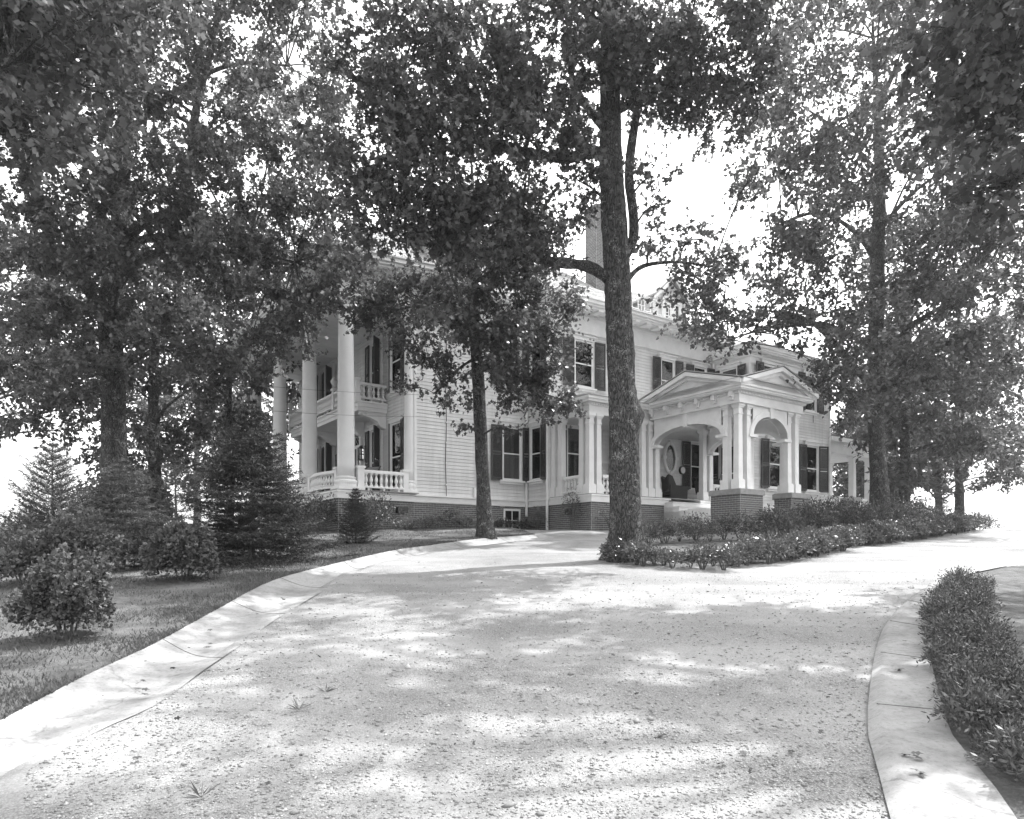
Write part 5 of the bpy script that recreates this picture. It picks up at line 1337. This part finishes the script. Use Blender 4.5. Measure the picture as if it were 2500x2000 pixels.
for u, v_, rx, rz, lb in ((62,1440,.45,.75,'loose evergreen shrub at the far left edge behind the nearest bush'),(70,1345,.55,.9,'feathery evergreen shrub low at the far left edge'),(225,1372,.42,.6,'small loose evergreen between the cedar and the hemlock'),(372,1392,.40,.55,'small loose evergreen left of the round arborvitae')):
    shrub('arborvitae_bush', lb, pg(u, v_), shrub_meshes(3000,rx,rz,.06,LOBE6,'thuja',.3,.25,7,.35))
shrub('camellia_bush', 'glossy camellia bush with sunlit leaves at the porch corner', hw(-1.9,-.95,Zg(*hw(-1.9,-.95)[:2])), shrub_meshes(1700,.75,1.18,.085,DIAM,'gloss',.4,.6,9,.2))
shrub('camellia_bush', 'glossy bush under the porch beside the white flowers', hw(-3.1,.2,Zg(*hw(-3.1,.2)[:2])), shrub_meshes(1500,.65,1.05,.085,DIAM,'gloss',.4,.6,9,.2))
hyd = shrub('hydrangea_bush', 'hydrangea bush with pale flower heads at the foot of the front columns', hw(-3.9,1.2,Zg(*hw(-3.9,1.2)[:2])), shrub_meshes(1300,.70,1.25,.10,DIAM,'gloss',.4,.6,9,.15))
for k in range(8):
    a = rng.random()*6.28; m_ = 90; d = unit(rng.normal(size=(m_,3))); c_ = np.array([.6*math.cos(a), .6*math.sin(a)-.15, .55+.6*rng.random()])
    inst('flower_head', leaf_mesh('flower_head', DIAM, c_+d*.10, d, rng.normal(size=(m_,3)), np.full(m_,.06), M['petal']), hyd)
wall_sh = [(.2,-.55,.42,.42,'pale low plant at the wall right below the corner column','shrub_pale'),(.95,-.62,.48,.62,'dark round shrub at the wall below the lightning cable','shrub'),(1.7,-.55,.42,.42,'pale low plant between the dark round shrub and the slim oak','shrub_pale'),
  (-.6,-.75,.40,.40,'pale low plant left of the corner column','shrub_pale'),(3.3,-.45,.40,.34,'dark low plant under the basement window','gloss'),(4.15,-.45,.35,.36,'dark low plant right under the basement window corner','gloss')]
for s_, t_, rx, rz, lb, mt in wall_sh:
    q = hw(s_, t_); shrub('shrub', lb, (q.x,q.y,Zg(q.x,q.y)+.02), shrub_meshes(620,rx,rz,.075,DIAM,mt,.3,.7,6,.22))
q = hw(4.35,-1.1); shrub('shrub', 'pale globe shrub on thin stems near the inner wall corner', (q.x,q.y,Zg(q.x,q.y)+.02), shrub_meshes(1500,.36,.78,.05,DIAM,'shrub_pale',.5,.6,9,.12))
q = hw(5.2,-4.0); shrub('shrub', 'sparse pale shrub at the brick porch corner', (q.x,q.y,Zg(q.x,q.y)+.02), shrub_meshes(420,.55,.75,.07,LANCE,'shrub_pale',.3,.7,12,.3))
q = hw(4.35,-3.0); shrub('climber', 'dark climbing plant on the brick wall left of the porch corner', (q.x,q.y,Zg(q.x,q.y)+.02), shrub_meshes(900,.30,1.35,.06,DIAM,'shrub',.3,.7,6,.2), cat='climber')
for u, d, lb in ((2080,27,'dark shrub before the end porch'),(2250,31,'dark rounded shrub between the thin trunks'),(2390,33,'pale rounded shrub at the far end of the drive')):
    shrub('shrub', lb, on(u,d), shrub_meshes(1500,.8,1.0,.09,DIAM,'shrub',.35,.6,8,.2))

# ------------------------------------------------------------ grass, gravel, litter
n = 150000
i = rng.integers(0, len(GO)-1, n); q = rng.random(n); w = rng.random(n)**2.0*.55
A = np.array([tuple(p) for p in GO]); Bf = np.array([tuple(p) for p in lawn_far])
p = A[i]*(1-q[:,None])+A[i+1]*q[:,None]; e = Bf[i]*(1-q[:,None])+Bf[i+1]*q[:,None]
p = p*(1-w[:,None])+e*w[:,None]; p[:,2] = zt(p[:,0], p[:,1])+.055
pat = np.sin(p[:,0]*1.9+np.sin(p[:,1]*1.3)*1.7)*np.sin(p[:,1]*2.3+p[:,0]*.7)+rng.normal(size=n)*.35
kp = pat > -.35; p = p[kp]; n = len(p)
hh = .022+.05*rng.random(n)*rng.random(n); a = rng.random(n)*6.28; lean = rng.normal(size=(n,2))*.5
v = np.zeros((n,3,3)); wd = .006+.004*rng.random(n)
v[:,0] = p+np.stack([np.cos(a)*wd, np.sin(a)*wd, 0*a],1); v[:,1] = p-np.stack([np.cos(a)*wd, np.sin(a)*wd, 0*a],1)
v[:,2] = p+np.stack([lean[:,0]*hh, lean[:,1]*hh, hh],1)
o = inst('grass', np_mesh('grass', v.reshape(-1,3), np.arange(n*3), 3, M['grass'], rng.random(n))); tag(o, 'short clipped lawn grass left of the gutter', 'grass', kind='stuff')

n = 38000
uu = 60+2300*rng.random(n); vv = 1400+680*rng.random(n)**.9
gi = np.array(sorted([(b_, a_) for a_, b_ in gut_in])); wlp = np.array(sorted([(b_, a_) for a_, b_ in wl])); ip = np.array([(1400,1300),(1980,1300)])
keep = (uu > np.interp(vv, gi[:,0], gi[:,1])-12) & (uu < np.interp(vv, wlp[:,0], wlp[:,1])-6)
uu, vv = uu[keep], vv[keep]; n = len(uu)
d = EYE/(.1+(vv-HOR)/F); x = (uu-1250)/F*d; z = drive_z(x, d)
sz = (.0028+.0085*rng.random(n)**3.2)*(.8+.35*np.clip(d/5,0,1.6)); big = rng.random(n) < .004; sz[big] *= 2.2
oc = np.array([(1,0,0),(-1,0,0),(0,1,0),(0,-1,0),(0,0,1),(0,0,-1)], float); of = np.array([(0,2,4),(2,1,4),(1,3,4),(3,0,4),(2,0,5),(1,2,5),(3,1,5),(0,3,5)])
sc3 = np.stack([1+.5*rng.random(n), .7+.5*rng.random(n), .5+.4*rng.random(n)],1)*sz[:,None]
a = rng.random(n)*6.28; pv = oc[None]*sc3[:,None]*(1+.35*rng.normal(size=(n,6,1)).clip(-1,1))
ca, sa = np.cos(a)[:,None], np.sin(a)[:,None]
px = pv[...,0]*ca-pv[...,1]*sa; py = pv[...,0]*sa+pv[...,1]*ca
V = np.stack([px+x[:,None], py+d[:,None], pv[...,2]+(z+sz*.25)[:,None]], -1).reshape(-1,3)
Fc = (of[None]+np.arange(n)[:,None,None]*6).reshape(-1,3)
o = inst('gravel', np_mesh('gravel', V, Fc, 3, M['pebble'], np.repeat(rng.random(n),8), smooth=False)); tag(o, 'loose pale gravel stones scattered over the drive', 'gravel', kind='stuff')

n = 420
uu = 200+1950*rng.random(n); vv = 1375+560*rng.random(n)**1.6; d = EYE/(.1+(vv-HOR)/F); x = (uu-1250)/F*d
lp = np.stack([x, d, zt(x,d)+.02+.05*(x < np.interp(d,_gy,_gx)-.6)],1); ok = (np.abs(x-np.interp(d,_gy,_gx)) > .05) & (x < np.interp(d,_wy,_wx)-.05) & ~((uu > 1480) & (vv < 1400)); lp = lp[ok]; n = len(lp)
o = inst('leaf_litter', leaf_mesh('leaf_litter', LOBED, lp, rng.normal(size=(n,3))*np.array([1,1,.15]), np.array([0,0,1.0])+rng.normal(size=(n,3))*.35, .018+.045*rng.random(n)**2, M['deadleaf'])); tag(o, 'scattered bits of leaf and twig on drive and lawn', 'leaf litter', kind='stuff')
# fallen leaves on the concrete
for k, (u, v_, where) in enumerate(((348,1668,'large fallen leaf alone in the left gutter nearest the camera'),(345,1697,'fallen leaf beside the nearest gutter leaf at the drive edge'),(425,1640,'thin fallen leaf a little up the left gutter'),(515,1583,'small twig-like leaf in the middle of the left gutter'),
        (690,1468,'curled leaf in the shaded upper part of the gutter'),(2210,1588,'fallen leaf on the sunlit part of the right-hand walk'),(2195,1657,'dark fallen leaf beside the second joint of the right-hand walk'),(2225,1875,'dark oblong leaf low on the right-hand walk'),(2240,1915,'second dark leaf below the oblong one on the walk'))):
    p = pg(u, v_); p.z += .07 if u > 2000 else .0
    if u < 2000: p.z = Zg(p.x,p.y)+.02+.0
    m_ = 3; s_ = .05+.02*rng.random()
    d = rng.normal(size=(m_,3))*np.array([1,1,.12]); 
    me = leaf_mesh('fallen_leaf', LOBED, rng.normal(size=(m_,3))*.008+np.array([0,0,.006]), d, np.array([0,0,1.0])+rng.normal(size=(m_,3))*.3, np.full(m_, s_), M['deadleaf'])
    o = inst('fallen_leaf', me, None, p); tag(o, where, 'leaf', 'fallen leaves on the concrete')
# weeds in the gravel
for u, v_, lb in ((730,1735,'grassy weed in the gravel on the left of the drive'),(795,1690,'thin weed just above the grassy weed on the drive'),(490,1950,'pale withered weed at the bottom edge of the drive')):
    p = pg(u, v_); m_ = 14; d = rng.normal(size=(m_,3))*np.array([1,1,.2])+np.array([0,0,.75])
    me = leaf_mesh('weed', LANCE*np.array([1,.25,1]), np.zeros((m_,3)), d, rng.normal(size=(m_,3)), .07+.07*rng.random(m_), M['grass']); o = inst('weed', me, None, p); tag(o, lb, 'weed', 'weeds in the drive')
print('TRIS', sum(len(m.loops)-2*len(m.polygons) for m in bpy.data.meshes))

# thin haze added to imitate soft lens glare, paler towards the sun
hm = bpy.data.materials.new('haze'); hm.use_nodes = True; hn = hm.node_tree; hn.nodes.clear()
pv_ = hn.nodes.new('ShaderNodeVolumePrincipled'); pv_.inputs['Color'].default_value = g(0.95); pv_.inputs['Density'].default_value = HAZE; pv_.inputs['Anisotropy'].default_value = 0.62
ho_ = hn.nodes.new('ShaderNodeOutputMaterial'); hn.links.new(pv_.outputs[0], ho_.inputs['Volume'])
mb = MB(); mb.box(-1505, 1505, -405, 1505, -15, 46); o = mb.build('haze', hm); o['kind'] = 'stuff'
